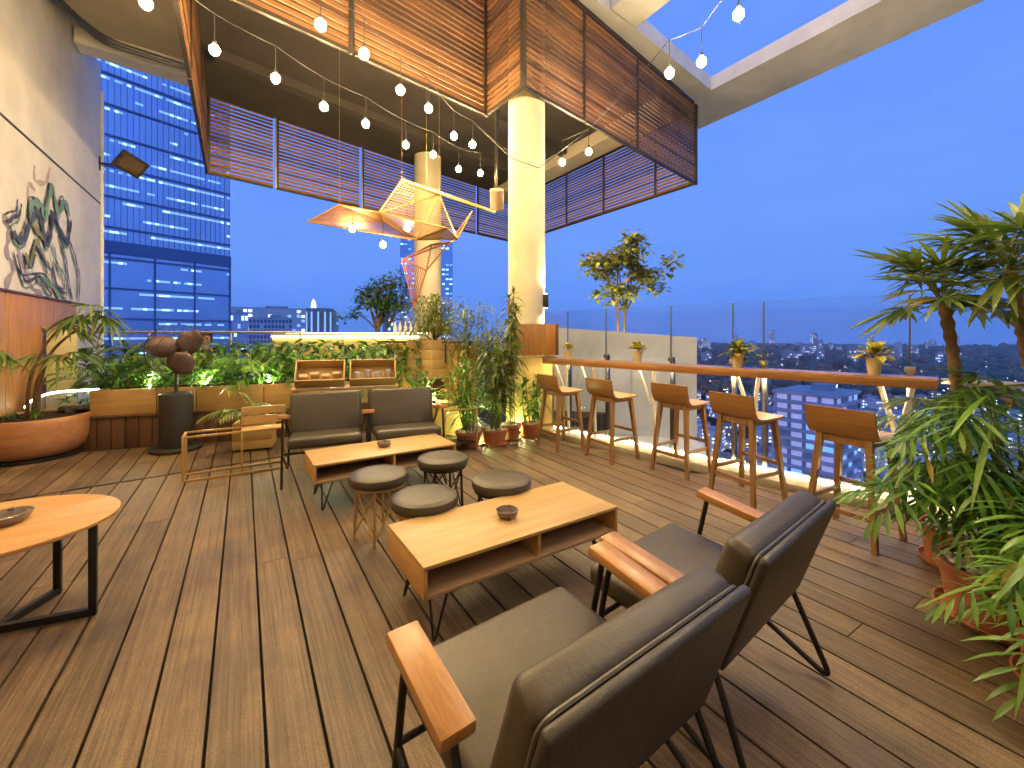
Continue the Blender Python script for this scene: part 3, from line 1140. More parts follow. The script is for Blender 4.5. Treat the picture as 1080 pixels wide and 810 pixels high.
# ------------------------------------------------------------------ armchairs
def armchair(label):
    t = thing('armchair', label, 'armchair', (0, 0, 0), 0, 'dark leather armchairs with wooden arms')
    mb = MB()
    mb.box((0, .055, .385), (.66, .57, .095), (R(4), 0, 0), bev=.032, seg=4)
    mb.build('seat', M['leather'], t)
    # leaning back: bottom (y -.19, z .36) to top (y -.33, z .77)
    lean = math.atan2(.14, .41)
    rot = (lean, 0, 0)
    c = Vector((0, -.225, .575))
    ay = Euler(rot).to_matrix()
    mb = MB()
    mb.box(c, (.70, .105, .41), rot, bev=.038, seg=5)
    bk = mb.build('backrest', M['leather'], t)
    sh = c + ay @ Vector((0, -.068, .0))
    mb = MB()
    mb.box(sh, (.715, .030, .425), rot, bev=.013, seg=3)
    mb.build('back_shell', M['leather_back'], t)
    mb = MB()
    for off in (-.046,):
        pts = []
        for (x, z) in ((-.335, -.19), (-.335, .19), (.335, .19), (.335, -.19)):
            pts.append(c + ay @ Vector((x * 1.035, off, z * 1.06)))
        mb.tube(fillet(pts, .035, 5), .0055, 6)
    mb.build('piping', M['piping'], bk)
    for s_ in (-1, 1):
        mb = MB()
        mb.box((s_ * .378, .045, .600), (.088, .315, .036), (R(9), 0, 0), bev=.007)
        mb.build('armrest', M['arm_wood'], t)
    for s_ in (-1, 1):
        x = s_ * .378
        mb = MB()
        mb.tube([(x, .165, .605), (x, .20, .44), (x, .285, .008)], .0115, 10)
        mb.build('front_leg', M['steel_black'], t)
        mb = MB()
        mb.tube(fillet([(s_ * .345, -.19, .385), (x, -.345, .012), (x, .235, .30)], .06, 8), .0115, 10)
        mb.build('rear_leg', M['steel_black'], t)
        mb = MB()
        mb.tube(fillet([(x, -.085, .565), (x, -.10, .50), (s_ * .345, -.16, .40)], .05, 5), .010, 8)
        mb.build('arm_support', M['steel_black'], t)
    mb = MB()
    mb.tube([(-.378, .232, .30), (.378, .232, .30)], .010, 8)
    mb.tube([(-.345, -.19, .372), (.345, -.19, .372)], .010, 8)
    mb.build('cross_bar', M['steel_black'], t)
    return t


a0 = armchair('large dark leather armchair in the near foreground beside the wooden box table')
a0.location = (.75, .952, 0)
a0.rotation_euler = (0, 0, R(4.3))
copy_tree(a0, (1.60, 1.066, 0), R(7.5), 'dark leather armchair seen from behind, between the foreground armchair and the bar stools')
copy_tree(a0, (.70, 4.60, 0), R(171), 'dark leather armchair facing forward beside the gold tube frame', scale=(.98, 1, 1.04))
copy_tree(a0, (1.46, 4.48, 0), R(171), 'dark leather armchair facing forward next to the terracotta plant pots', scale=(.98, 1, 1.04))

# ------------------------------------------------------------------ box coffee tables
def box_table(label):
    t = thing('coffee_table', label, 'coffee table', (0, 0, 0), 0, 'open box coffee tables on hairpin legs')
    W, D_, H_, T_ = 1.21, .51, .15, .018
    z1 = .40
    mb = MB()
    mb.box((0, 0, z1 - T_ / 2), (W, D_, T_), bev=.003)
    mb.build('table_top', M['pine'], t)
    mb = MB()
    mb.box((0, 0, z1 - H_ + T_ / 2), (W - 2 * T_ - .004, D_ - .004, T_), bev=.002)
    mb.build('bottom_panel', M['ply_edge'], t)
    for s_ in (-1, 1):
        mb = MB()
        mb.box((s_ * (W / 2 - T_ / 2 - .001), 0, z1 - T_ - (H_ - T_) / 2 - .001), (T_, D_ - .002, H_ - T_ - .002), bev=.002)
        mb.build('side_panel', M['pine_y'], t)
    mb = MB()
    mb.box((.03, 0, z1 - H_ / 2), (T_, D_ - .01, H_ - 2 * T_ - .004))
    mb.build('divider', M['pine_y'], t)
    mb = MB()
    mb.box((0, .10, z1 - H_ / 2), (W - 2 * T_ - .006, .012, H_ - 2 * T_ - .004))
    mb.build('back_panel', M['ply_edge'], t)
    for sx in (-1, 1):
        for sy in (-1, 1):
            mb = MB()
            x, y = sx * (W / 2 - .08), sy * (D_ / 2 - .07)
            zt = z1 - H_ - .002
            mb.tube(fillet([(x - sx * .075, y, zt), (x + sx * .012, y + sy * .02, .006), (x, y - sy * .075, zt)], .035, 6), .0065, 8)
            mb.box((x - sx * .03, y - sy * .03, zt - .002), (.12, .12, .004))
            mb.build('hairpin_leg', M['steel_black'], t)
    return t


t0 = box_table('wooden box coffee table in the foreground, two open shelves facing the armchairs')
t0.location = (1.263, 2.045, 0)
t0.rotation_euler = (0, 0, R(1.2))
copy_tree(t0, (1.06, 3.875, 0), R(1.0), 'wooden box coffee table further back, in front of the pair of facing armchairs')


def ashtray(label):
    t = thing('ashtray', label, 'ashtray', (0, 0, 0), 0, 'glass ashtrays on the tables')
    mb = MB()
    mb.lathe([(.0, .001), (.044, .001), (.050, .006), (.058, .024), (.061, .040), (.056, .043), (.046, .028), (.040, .014), (.0, .012)], 28)
    mb.build('bowl', M['glassy'], t)
    for k in range(4):
        mb = MB()
        a = PI / 4 + k * PI / 2
        mb.box((math.cos(a) * .055, math.sin(a) * .054, .041), (.018, .012, .006), (0, 0, a), bev=.003)
        mb.build('rim_lug', M['glassy'], t)
    return t


h0 = ashtray('smoky glass ashtray on the foreground box table')
h0.location = (1.244, 2.027, .4005)
copy_tree(h0, (1.074, 3.881, .4005), .4, 'smoky glass ashtray on the box table in front of the facing armchairs')
copy_tree(h0, (-.985, 3.06, .5005), .9, 'smoky brown dish on the oval table at the left edge', scale=(1.75, 1.4, 1.1))

# ------------------------------------------------------------------ round stools
def pouf(label, mat, cross):
    t = thing('round_stool', label, 'stool', (0, 0, 0), 0, 'round padded stools between the tables')
    mb = MB()
    mb.lathe([(.0, .382), (.17, .382), (.190, .388), (.199, .404), (.200, .424), (.193, .443), (.175, .453), (.12, .457), (.0, .458)], 48)
    mb.build('seat', M['leather'], t)
    mb = MB()
    mb.lathe([(.186, .372), (.188, .383), (.16, .383), (.16, .372), (.186, .372)], 40)
    mb.build('seat_ring', mat, t)
    for k in range(4):
        a = PI / 4 + k * PI / 2
        mb = MB()
        tp = Vector((math.cos(a) * .15, math.sin(a) * .15, .375))
        bt = Vector((math.cos(a) * .165, math.sin(a) * .165, .0))
        mb.tube([tp, bt], .010, 8)
        mb.build('leg', mat, t)
    for k in range(2 if cross else 4):
        mb = MB()
        a = PI / 4 + k * PI / 2
        b = a + PI / 2
        for (u, v) in ((a, b), (b, a)):
            mb.tube([(math.cos(u) * .155, math.sin(u) * .155, .36), (math.cos(v) * .163, math.sin(v) * .163, .03)], .006, 6)
        mb.build('cross_brace', mat, t)
    return t


p0 = pouf('round dark padded stool with crossed brass legs, left of the others by the far table', M['brass'], False)
p0.location = (.80, 3.02, 0)
p0.rotation_euler = (0, 0, .35)
copy_tree(p0, (.925, 2.46, 0), .1, 'round dark padded stool touching the far edge of the foreground box table at its left')
p1 = pouf('round dark padded stool on black legs at the right end of the far box table', M['steel_black'], False)
p1.location = (1.335, 3.15, 0)
copy_tree(p1, (1.47, 2.47, 0), .5, 'round dark padded stool peeping over the foreground box table behind its ashtray')

# ------------------------------------------------------------------ oval table at the left edge
ot = thing('side_table', 'oval wooden side table with black flat steel base at the left edge', 'side table', (-1.06, 3.04, 0))
mb = MB()
n = 64
pr = [(.0, .478), (.985, .478), (1.0, .483), (1.0, .496), (.99, .5), (.0, .5)]
mb.lathe(pr, 72, (0, 0, 0), 0, .50, .42)
mb.build('table_top', wood('oval_grain', (.36, .16, .05), (.60, .34, .12), 'X', 1, .5, .2, .03, .03), ot)
LG = [(.415, -.085), (.20, .255), (-.33, -.12), (-.22, .23)]
for (x, y) in LG:
    mb = MB()
    mb.box((x, y, .239), (.032, .032, .474), bev=.003)
    mb.build('leg', M['steel_black'], ot)
mb = MB()
for a, b in ((LG[0], (.06, -.02)), (LG[1], (.06, -.02)), (LG[2], (.06, -.02)), (LG[3], (.06, -.02))):
    mb.beam((*a, .018), (*b, .018), .030, .034)
mb.build('floor_bar', M['steel_black'], ot)
mb = MB()
for a, b in ((LG[0], LG[2]), (LG[1], LG[3])):
    mb.beam((*a, .466), (*b, .466), .028, .018)
mb.build('top_bar', M['steel_black'], ot)

# ------------------------------------------------------------------ gold frame bench, left of the facing chairs
gb = thing('tube_bench', 'low gold tube frame with two wooden slats at its right end', 'bench', (-.49, 5.10, 0))
mb = MB()
Lf, Df, Hf = .86, .25, .43
def fr(a, b):
    mb.beam(a, b, .02, .02, bev=.003)
for y in (0, Df):
    fr((0, y, .011), (Lf, y, .011))
    fr((0, y, Hf), (.475, y, Hf))
for x in (0, .475):
    for y in (0, Df):
        fr((x, y, .02), (x, y, Hf))
fr((0, 0, Hf), (0, Df, Hf))
fr((.475, 0, Hf), (.475, Df, Hf))
fr((Lf, 0, .011), (Lf, Df, .011))
fr((Lf, Df, .02), (Lf, Df, .60))
fr((.475, Df, .43), (.475, Df, .60))
mb.build('frame', M['brass'], gb)
for z in (.50, .60):
    mb = MB()
    mb.box((.675, Df - .025, z), (.41, .025, .085), bev=.004)
    mb.build('slat', M['pine'], gb)
mb = MB()
mb.box((.675, .12, .425), (.41, .22, .022), bev=.004)
mb.build('seat_slat', M['pine'], gb)

gs = thing('tube_stand', 'slim gold tube stand between the right armchair and the terracotta pots', 'stand', (1.98, 4.62, 0))
mb = MB()
def fr(a, b):
    mb.beam(a, b, .018, .018, bev=.003)
for x in (0, .42):
    for y in (0, .3):
        fr((x, y, 0), (x, y, .52))
for y in (0, .3):
    fr((0, y, .52), (.42, y, .52))
for x in (0, .42):
    fr((x, 0, .52), (x, .3, .52))
mb.build('frame', M['brass'], gs)
mb = MB()
mb.box((.21, .15, .10), (.40, .28, .012))
mb.build('shelf', M['steel_black'], gs)

# ------------------------------------------------------------------ plant builders
def rdir(el0, el1, az=None, spread=PI):
    a = rng.uniform(-spread, spread) + (az or 0)
    e = R(rng.uniform(el0, el1))
    return Vector((math.cos(a) * math.cos(e), math.sin(a) * math.cos(e), math.sin(e)))


def fan_leaf(mb, c, d, n=13, L=.4, w=.035, droop=.25, span=125):
    c, d = Vector(c), Vector(d).normalized()
    s = d.cross(Vector((0, 0, 1)))
    s = s.normalized() if s.length > .05 else Vector((1, 0, 0))
    for k in range(n):
        a = R(-span + 2 * span * k / (n - 1) + rng.uniform(-4, 4))
        v = d * math.cos(a) + s * math.sin(a) + Vector((0, 0, rng.uniform(-.08, .10)))
        mb.blade(c, v, L * rng.uniform(.82, 1.08) * (1 - .25 * abs(a) / R(span)), w, droop * rng.uniform(.4, 1.6), 4, .3, 0, .45, rng.uniform(-.5, .5), .0015)


def lobed_leaf(mb, c, d, L=.32, droop=.3):
    """deep cut leaf: a midrib with long narrow lobes on each side"""
    c, d = Vector(c), Vector(d).normalized()
    s = d.cross(Vector((0, 0, 1)))
    s = s.normalized() if s.length > .05 else Vector((1, 0, 0))
    n = 9
    tilt = rng.uniform(-.35, .35)
    up = s.cross(d)
    s = (s * math.cos(tilt) + up * math.sin(tilt)).normalized()
    for k in range(n):
        t = k / (n - 1)
        p = c + d * (L * t * .8) + Vector((0, 0, -droop * L * t * t * .8))
        ang = R(112 - 84 * t)
        ll = L * (.36 + .30 * math.sin(PI * (t * .8 + .15))) * rng.uniform(.85, 1.12)
        for sg in (-1, 1):
            v = d * math.cos(ang) + s * (sg * math.sin(ang)) + Vector((0, 0, .05 - .25 * t))
            mb.blade(p, v, ll, L * .075, droop * .7, 4, .22, 0, .55, rng.uniform(-.3, .3), .004)
    mb.blade(c, d, L * 1.12, L * .085, droop * .8, 6, .18, 0, .5, 0, .003)


def pot(name, parent, r, h, mat, rim=.02, flare=.78, dish=True):
    mb = MB()
    mb.lathe([(r * flare, .0 + (.02 if dish else 0)), (r * .96, h - rim * 2.2), (r * 1.03, h - rim * 2), (r * 1.05, h - rim * .3), (r * 1.02, h), (r * .93, h), (r * .90, h - .05)], 36)
    return mb.build(name, mat, parent)


def pebbles(parent, r, z, n, size=.03, mat='pebble'):
    mb = MB()
    for _ in range(n):
        a, q = rng.uniform(0, 2 * PI), r * math.sqrt(rng.random())
        s_ = size * rng.uniform(.6, 1.3)
        prof = [(0, -.5), (.6, -.35), (1, 0), (.7, .35), (0, .5)]
        b = MB()
        b.lathe([(u * s_, v * s_ * .8) for u, v in prof], 8, (0, 0, 0), 0, 1, rng.uniform(.6, .9))
        M3 = Euler((rng.uniform(-.4, .4), rng.uniform(-.4, .4), rng.uniform(0, 6))).to_matrix()
        o_ = Vector((q * math.cos(a), q * math.sin(a), z + rng.uniform(0, .018)))
        mb.add([M3 @ Vector(v) + o_ for v in b.v], b.f)
    return tag(mb.build('pebbles', M[mat], parent, ang=180), kind='stuff')


def soil(parent, r, z):
    mb = MB()
    mb.lathe([(r, z - .02), (r, z), (r * .5, z + .012), (0, z + .016)], 24)
    return mb.build('soil', M['soil'], parent)


# ------------------------------------------------------------------ planter bench along the back
PE = Vector((.976, -.218, 0))
pl = thing('planter_bench', 'long dark timber bench with honey plank planter boxes on top, full of greenery', 'planter', (-1.78, 7.13, 0), math.atan2(PE.y, PE.x))
mb = MB()
x = 0
while x < 3.4:
    mb.box((x + .068, .011, .205), (.130, .022, .41), bev=.003)
    x += .138
mb.build('base_plank', M['dark_wood'], pl)
mb = MB()
mb.box((1.7, .48, .20), (3.38, .90, .395))
mb.box((1.7, .45, .405), (3.44, .96, .022), bev=.004)
mb.build('bench_top', M['dark_wood'], pl)
for a, b in ((.20, .86), (.868, 1.28), (1.288, 2.05), (2.06, 2.75), (2.76, 3.4)):
    mb = MB()
    mb.box(((a + b) / 2, .035, .575), (b - a, .03, .315), bev=.004)
    mb.build('planter_board', M['pine'], pl)
mb = MB()
mb.box((.21, .45, .57), (.03, .80, .30))
mb.box((1.8, .86, .57), (3.2, .03, .30))
mb.build('planter_board', M['pine_y'], pl)
mb = MB()
mb.box((1.8, .45, .66), (3.16, .78, .04))
mb.build('soil', M['soil'], pl)


def pw_(u, v, z):
    q = Vector((-1.78, 7.13, 0)) + PE * u + Vector((.218, .976, 0)) * v
    return Vector((q.x, q.y, z))


mb = MB()
for _ in range(1500):
    u, v = rng.uniform(.25, 3.5), rng.uniform(.05, .85)
    h = rng.uniform(.0, .50) * (.55 + .5 * v)
    base = pw_(u, v, .70 + h * .9 + .08 * noise.noise((u * 2, v * 2, 0)))
    d = rdir(10, 75)
    mb.blade(base, d, rng.uniform(.15, .30), rng.uniform(.04, .075), rng.uniform(.25, .8), 4, .25, 0 if rng.random() < .6 else 1, .45, rng.uniform(-.4, .4), .003)
for _ in range(90):
    u, v = rng.uniform(.25, 3.5), rng.uniform(.1, .8)
    b0 = pw_(u, v, .69)
    d = rdir(55, 88)
    mb.tube([b0, b0 + d * rng.uniform(.25, .55)], .006, 5, 2)
tag(mb.build('planter_foliage', [M['leaf_bright'], M['leaf_deep'], M['stem']], ang=180), 'dense mass of bright green leafy ground planting along the back planter', 'greenery', kind='stuff')
mb = MB()
for _ in range(1700):
    u, v = rng.uniform(-.6, 4.4), rng.uniform(1.1, 2.2)
    base = pw_(u, v, .30 + rng.random() * .95)
    d = rdir(0, 60, -1.3, 2.2)
    mb.blade(base, d, rng.uniform(.22, .40), rng.uniform(.07, .13), rng.uniform(.4, .9), 4, .2, 0 if rng.random() < .6 else 1, .45, rng.uniform(-.4, .4), .003)
tag(mb.build('rear_foliage', [M['leaf_deep'], M['leaf_bright']], ang=180), 'darker broad leaved hedge planting behind the planter boxes', 'greenery', kind='stuff')


def arching_plant(name, label, loc, n, L, w, h, mat, cat='plant', el=(35, 80), droop=.8, az=None, spread=PI, stemh=.0, group=None):
    t = thing(name, label, cat, loc, 0, group)
    mb = MB()
    for _ in range(n):
        d = rdir(*el, az, spread)
        b0 = Vector((rng.uniform(-.04, .04), rng.uniform(-.04, .04), 0))
        k = rng.uniform(.5, 1) * h
        tip = b0 + d * k + Vector((0, 0, -.1 * k))
        mb.tube([b0, b0 + d * k * .5 + Vector((0, 0, .03)), tip], .005, 5, 1)
        # pinnate frond
        d2 = (d + Vector((0, 0, -.55))).normalized()
        m = 9
        for q in range(m):
            p = tip + d2 * (L * q / m) + Vector((0, 0, -droop * L * (q / m) ** 2 * .6))
            s_ = d2.cross(Vector((0, 0, 1))).normalized()
            for sg in (-1, 1):
                mb.blade(p, d2 * .75 + s_ * sg * .8, L * .55 * (1 - .5 * q / m), w, droop, 3, .2, 0, .35, 0, .002)
        mb.tube([tip, tip + d2 * L * .5 + Vector((0, 0, -droop * L * .15)), tip + d2 * L + Vector((0, 0, -droop * L * .6))], .004, 4, 1)
    mb.build('fronds', [mat, M['stem']], t, ang=180)
    return t


arching_plant('palm_plant', 'feathery arching palm fronds spilling over the planter beside the fan', pw_(1.95, .25, .68), 11, .38, .03, .45, M['leaf_bright'])
arching_plant('palm_plant', 'drooping green frond plant between the plank boxes and the slatted tube frame', (.10, 6.05, .35), 9, .34, .028, .32, M['leaf_olive'], az=-2.0, spread=2.2)
arching_plant('palm_plant', 'olive palm fronds in front of the pale post at the left end of the planter', pw_(.15, .75, .55), 12, .46, .032, .66, M['leaf_palm'])

# fern pot below the drooping frond
t = thing('planter_box', 'small plank planter box behind the gold tube frame', 'planter', (.12, 6.18, 0), -.2)
mb = MB()
for k in range(3):
    mb.box((0, -.15, .08 + k * .105), (.42, .02, .10), bev=.003)
    mb.box((0, .15, .08 + k * .105), (.42, .02, .10), bev=.003)
    mb.box((-.20, 0, .08 + k * .105), (.02, .278, .10), bev=.003)
    mb.box((.20, 0, .08 + k * .105), (.02, .278, .10), bev=.003)
mb.build('board', M['pine'], t)
mb = MB()
mb.box((0, 0, .28), (.37, .27, .03))
mb.build('soil', M['soil'], t)

# ------------------------------------------------------------------ big pot with bent palm at left
bp = thing('large_pot', 'big round terracotta coloured bowl planter at the foot of the left wall', 'plant pot', (-2.06, 7.12, 0))
mb = MB()
mb.lathe([(.30, .02), (.38, .045), (.455, .13), (.485, .25), (.492, .40), (.496, .46), (.488, .475), (.455, .475), (.44, .43)], 56)
mb.build('bowl', M['wood_pot'], bp)
mb = MB()
mb.lathe([(.36, .0), (.42, .012), (.43, .035), (.40, .035), (.385, .02)], 40)
mb.build('saucer', M['black_plastic'], bp)
soil(bp, .452, .455)
pm = thing('bent_palm', 'bent slender palm with drooping fan fronds growing from the big bowl planter', 'palm', (-2.06, 7.12, .45))
mb = MB()
stems = [[(0, 0, 0), (.02, .02, .42), (.16, -.02, .80), (.42, -.08, 1.06), (.60, -.12, 1.16)],
         [(-.06, .04, 0), (-.05, .05, .45), (.10, .02, .86), (.22, -.06, 1.02)],
         [(.05, -.06, 0), (.08, -.08, .38), (.16, -.12, .62), (.30, -.2, .72)]]
for s_ in stems:
    cv = fillet(s_, .3, 4)
    mb.tube(cv, [.020 * (1 - .5 * i / len(cv)) for i in range(len(cv))], 8)
mb.build('stem', M['bark'], pm)
mb = MB()
for s_, nl in zip(stems, (5, 4, 3)):
    tip = Vector(s_[-1])
    for k in range(nl):
        d = rdir(-10, 40, -.5 if nl > 3 else -1.5, 1.9)
        c = tip + d * rng.uniform(.08, .24)
        mb.tube([tip, c], .005, 5, 1)
        fan_leaf(mb, c, (d + Vector((0, 0, -.35))), 11, .36, .034, .55, 70)
for d in (Vector((-.3, -1, .1)), Vector((-.1, -1, -.1))):
    c = Vector((-.05, -.35, .78)) + d * .15
    mb.tube([(0, 0, .5), c], .005, 5, 1)
    fan_leaf(mb, c, d + Vector((0, 0, -.3)), 9, .34, .034, .5, 60)
mb.build('fronds', [M['leaf_palm'], M['stem']], pm, ang=180)
t = thing('pot_plant', 'low spiky green plant inside the big bowl planter at left', 'plant', (-2.28, 6.95, .46))
mb = MB()
for _ in range(46):
    mb.blade((rng.uniform(-.18, .35), rng.uniform(-.12, .12), 0), rdir(30, 85), rng.uniform(.14, .30), .026, .5, 4, .25, 0, .35)
mb.build('leaves', M['leaf_bright'], t, ang=180)

ls = thing('light_arc', 'curved white LED tube glowing over a small water curtain behind the bowl', 'light', (-2.1, 8.3, .40))
pts = smooth_curve([Vector(q) for q in ((-.46, .28, .0), (-.40, .23, .077), (-.28, .16, .155), (-.11, .05, .208), (.14, -.10, .234), (.44, -.29, .247))], 6)
mb = MB()
mb.tube(pts, .014, 8)
mb.build('led_tube', M['led_white'], ls)
mb = MB()
for k in range(44):
    p = pts[min(len(pts) - 1, int(k / 44 * len(pts)))].lerp(pts[min(len(pts) - 1, int(k / 44 * len(pts)) + 1)], (k / 44 * len(pts)) % 1)
    mb.tube([(p.x, p.y, p.z - .015), (p.x, p.y, -.12)], .0022, 4)
mb.build('water_strand', plain('water', (.55, .6, .58), .1), ls)
mb = MB()
mb.box((-.1, .08, -.17), (.9, .9, .06), bev=.01)
mb.build('basin', M['steel_black'], ls)
rk = thing('rock_pile', 'flat dark rocks beside the bowl planter at the end of the bench', 'rocks', tuple(pw_(.08, .22, .42)))
mb = MB()
for k in range(9):
    b = MB()
    b.box((0, 0, 0), (rng.uniform(.10, .22), rng.uniform(.08, .14), rng.uniform(.04, .07)), bev=.022, seg=3)
    M3 = Euler((rng.uniform(-.2, .2), rng.uniform(-.2, .2), rng.uniform(0, 3))).to_matrix()
    o_ = Vector((rng.uniform(-.2, .10), rng.uniform(-.15, .15), .03 + .03 * (k % 3)))
    mb.add([M3 @ Vector(v) + o_ for v in b.v], b.f)
mb.build('rock', plain('rock', (.08, .085, .075), .7, 0, .4, .3, 12), rk)
pp_ = thing('pale_post', 'pale timber corner post against the end of the wall panelling', 'post', (-2.45, 9.6, 0))
mb = MB()
mb.box((0, 0, .75), (.34, .10, 1.5), bev=.006)
mb.build('board', plain('pale_timber', (.52, .47, .26), .6), pp_)
mb = MB()
mb.box((0, 0, 1.51), (.40, .14, .03), bev=.004)
mb.build('cap', M['pine'], pp_)

# ------------------------------------------------------------------ fan
fn = thing('pedestal_fan', 'brown bladed pedestal fan rising from a black drum in front of the planter', 'fan', (-.70, 6.62, 0))
mb = MB()
mb.lathe([(.26, .0), (.27, .01), (.27, .035), (.25, .045), (.0, .05)], 32)
mb.build('base', M['black_plastic'], fn)
mb = MB()
mb.lathe([(.165, .046), (.172, .08), (.172, .66), (.165, .69), (.15, .70), (.0, .70)], 32)
mb.build('drum', M['black_plastic'], fn)
mb = MB()
mb.tube([(0, 0, .69), (0, 0, 1.2)], .018, 10)
mb.build('pole', M['brown_metal'], fn)
hd = MB()
q = Euler((R(90), 0, R(12))).to_matrix()
hd.tube([q @ Vector((0, 0, -.12)) + Vector((0, 0, 1.22)), q @ Vector((0, 0, .12)) + Vector((0, 0, 1.22))], [.07, .055], 16)
hd.build('motor', M['brown_metal'], fn)
for k in range(3):
    a = R(35 + 120 * k)
    mb = MB()
    vs, fs = [], []
    for i in range(7):
        t = i / 6
        r0 = .02 + .27 * t
        ww = .07 + .20 * math.sin(PI * min(.86, .15 + t * .8))
        for sg in (-1, 0, 1):
            v = Vector((r0, sg * ww * .5 + .03 * t, sg * .035 * t + .02))
            v = Matrix.Rotation(a, 3, 'Z') @ v
            vs.append(q @ (v + Vector((0, 0, .15))) + Vector((0, 0, 1.22)))
    for i in range(6):
        for j in range(2):
            fs.append((3 * i + j, 3 * i + j + 1, 3 * i + j + 4, 3 * i + j + 3))
    mb.add(vs, fs)
    bl = mb.build('blade', M['fan_blade'], fn, ang=180)
    so = bl.modifiers.new('thick', 'SOLIDIFY')
    so.thickness = .006
mb = MB()
for rr in (.31, .20, .09):
    mb.tube([q @ Vector((rr * math.cos(a_ * PI / 18), rr * math.sin(a_ * PI / 18), .22)) + Vector((0, 0, 1.22)) for a_ in range(36)], .0035, 5, closed=True)
mb.tube([q @ Vector((.31 * math.cos(a_ * PI / 18), .31 * math.sin(a_ * PI / 18), .10)) + Vector((0, 0, 1.22)) for a_ in range(36)], .0035, 5, closed=True)
for k in range(18):
    a_ = k * PI / 9
    e_ = Vector((math.cos(a_), math.sin(a_), 0))
    mb.tube([q @ (e_ * .31 + Vector((0, 0, .10))) + Vector((0, 0, 1.22)), q @ (e_ * .31 + Vector((0, 0, .22))) + Vector((0, 0, 1.22)), q @ (e_ * .05 + Vector((0, 0, .235))) + Vector((0, 0, 1.22))], .0022, 4)
mb.build('cage', M['brown_metal'], fn)

# ------------------------------------------------------------------ back glass rail, person behind it
br = thing('back_railing', 'low clear glass balustrade with a thin rail behind the planting at left', 'railing', (0, 0, 0))
pts = [(-2.6, 10.2), (-1.4, 9.75), (-.2, 9.3), (.9, 8.9)]
for a, b in zip(pts[:-1], pts[1:]):
    mb = MB()
    mb.beam((*a, .72), (*b, .72), .012, 1.40)
    mb.build('glass_panel', M['glass'], br, smooth=False)
mb = MB()
mb.tube([(*p, 1.45) for p in pts], .022, 8)
mb.build('handrail', M['steel_lit'], br)
mb = MB()
for p in pts:
    mb.tube([(*p, 0), (*p, 1.44)], .018, 8)
mb.build('post', M['steel_lit'], br)


def person(loc, rz):
    me = bpy.data.meshes.new('person')
    J = [((0, 0, .60), .13), ((0, -.02, .78), .12), ((0, -.02, .98), .145), ((0, -.01, 1.10), .07), ((0, .0, 1.17), .055), ((0, .02, 1.26), .085), ((0, .02, 1.36), .088), ((0, .02, 1.43), .055),
         ((.18, -.02, 1.04), .06), ((.24, .02, .80), .045), ((.16, .22, .72), .036), ((.10, .30, .72), .032),
         ((-.18, -.02, 1.04), .06), ((-.24, .02, .80), .045), ((-.16, .22, .72), .036), ((-.10, .30, .72), .032),
         ((.10, .05, .58), .095), ((.12, .42, .57), .065), ((.12, .40, .10), .042), ((.12, .52, .05), .036),
         ((-.10, .05, .58), .095), ((-.12, .42, .57), .065), ((-.12, .40, .10), .042), ((-.12, .52, .05), .036)]
    E_ = [(0, 1), (1, 2), (2, 3), (3, 4), (4, 5), (5, 6), (6, 7), (2, 8), (8, 9), (9, 10), (10, 11), (2, 12), (12, 13), (13, 14), (14, 15), (0, 16), (16, 17), (17, 18), (18, 19), (0, 20), (20, 21), (21, 22), (22, 23)]
    me.from_pydata([j[0] for j in J], E_, [])
    o = bpy.data.objects.new('person', me)
    C.objects.link(o)
    o.modifiers.new('skin', 'SKIN')
    sl = me.skin_vertices[0].data
    for i, j in enumerate(J):
        sl[i].radius = (j[1], j[1])
        sl[i].use_root = (i == 0)
    sub = o.modifiers.new('sub', 'SUBSURF')
    sub.levels = sub.render_levels = 2
    me.materials.append(M['skin'])
    o.location = loc
    o.rotation_euler = (0, 0, rz)
    tag(o, 'person seated behind the planting, only dark hair and forehead showing', 'person')
    mb = MB()
    mb.lathe([(.0, .150), (.055, .142), (.098, .108), (.122, .05), (.128, -.02), (.122, -.10), (.10, -.14)], 24, (0, 0, 1.36))
    v2 = []
    for v in mb.v:
        v = Vector(v)
        if v.y > .03 and v.z < 1.385:
            v.y = .03 + (v.y - .03) * .15
        v2.append((v.x, v.y + .005, v.z))
    mb.v = v2
    mb.build('hair', M['hair'], o, ang=180)
    mb = MB()
    mb.tube([(0, -.01, .55), (0, -.02, .78), (0, -.02, .98), (0, -.01, 1.09)], [.17, .155, .185, .08], 20)
    for s_ in (-1, 1):
        mb.tube([(s_ * .12, -.02, 1.05), (s_ * .2, -.02, 1.03), (s_ * .25, .01, .84)], [.085, .08, .062], 12)
    mb.build('shirt', M['cloth'], o, ang=180)
    mb = MB()
    for s_ in (-1, 1):
        mb.tube([(s_ * .09, .0, .58), (s_ * .12, .42, .57), (s_ * .12, .40, .12)], [.115, .082, .06], 12)
    mb.build('trousers', M['cloth'], o, ang=180)
    mb = MB()
    for s_ in (-1, 1):
        for k, (y, z) in enumerate(((.103, 1.345),)):
            mb.lathe([(0, -.012), (.012, 0), (0, .012)], 10, (s_ * .032, y, z))
    mb.tube([(0, .10, 1.34), (0, .122, 1.30), (0, .11, 1.295)], [.012, .015, .010], 8)
    mb.build('face', M['hair'], o, ang=180)
    return o


person((-.70, 11.45, 0), R(200))
t = thing('high_stool', 'dark high stool under the seated person behind the planting', 'stool', (-.92, 11.35, 0))
mb = MB()
mb.lathe([(0, .46), (.17, .46), (.18, .48), (.17, .50), (0, .50)], 24)
mb.build('seat', M['black_plastic'], t)
for k in range(4):
    a = PI / 4 + k * PI / 2
    mb = MB()
    mb.tube([(math.cos(a) * .12, math.sin(a) * .12, .46), (math.cos(a) * .18, math.sin(a) * .18, 0)], .014, 6)
    mb.build('leg', M['steel_black'], t)

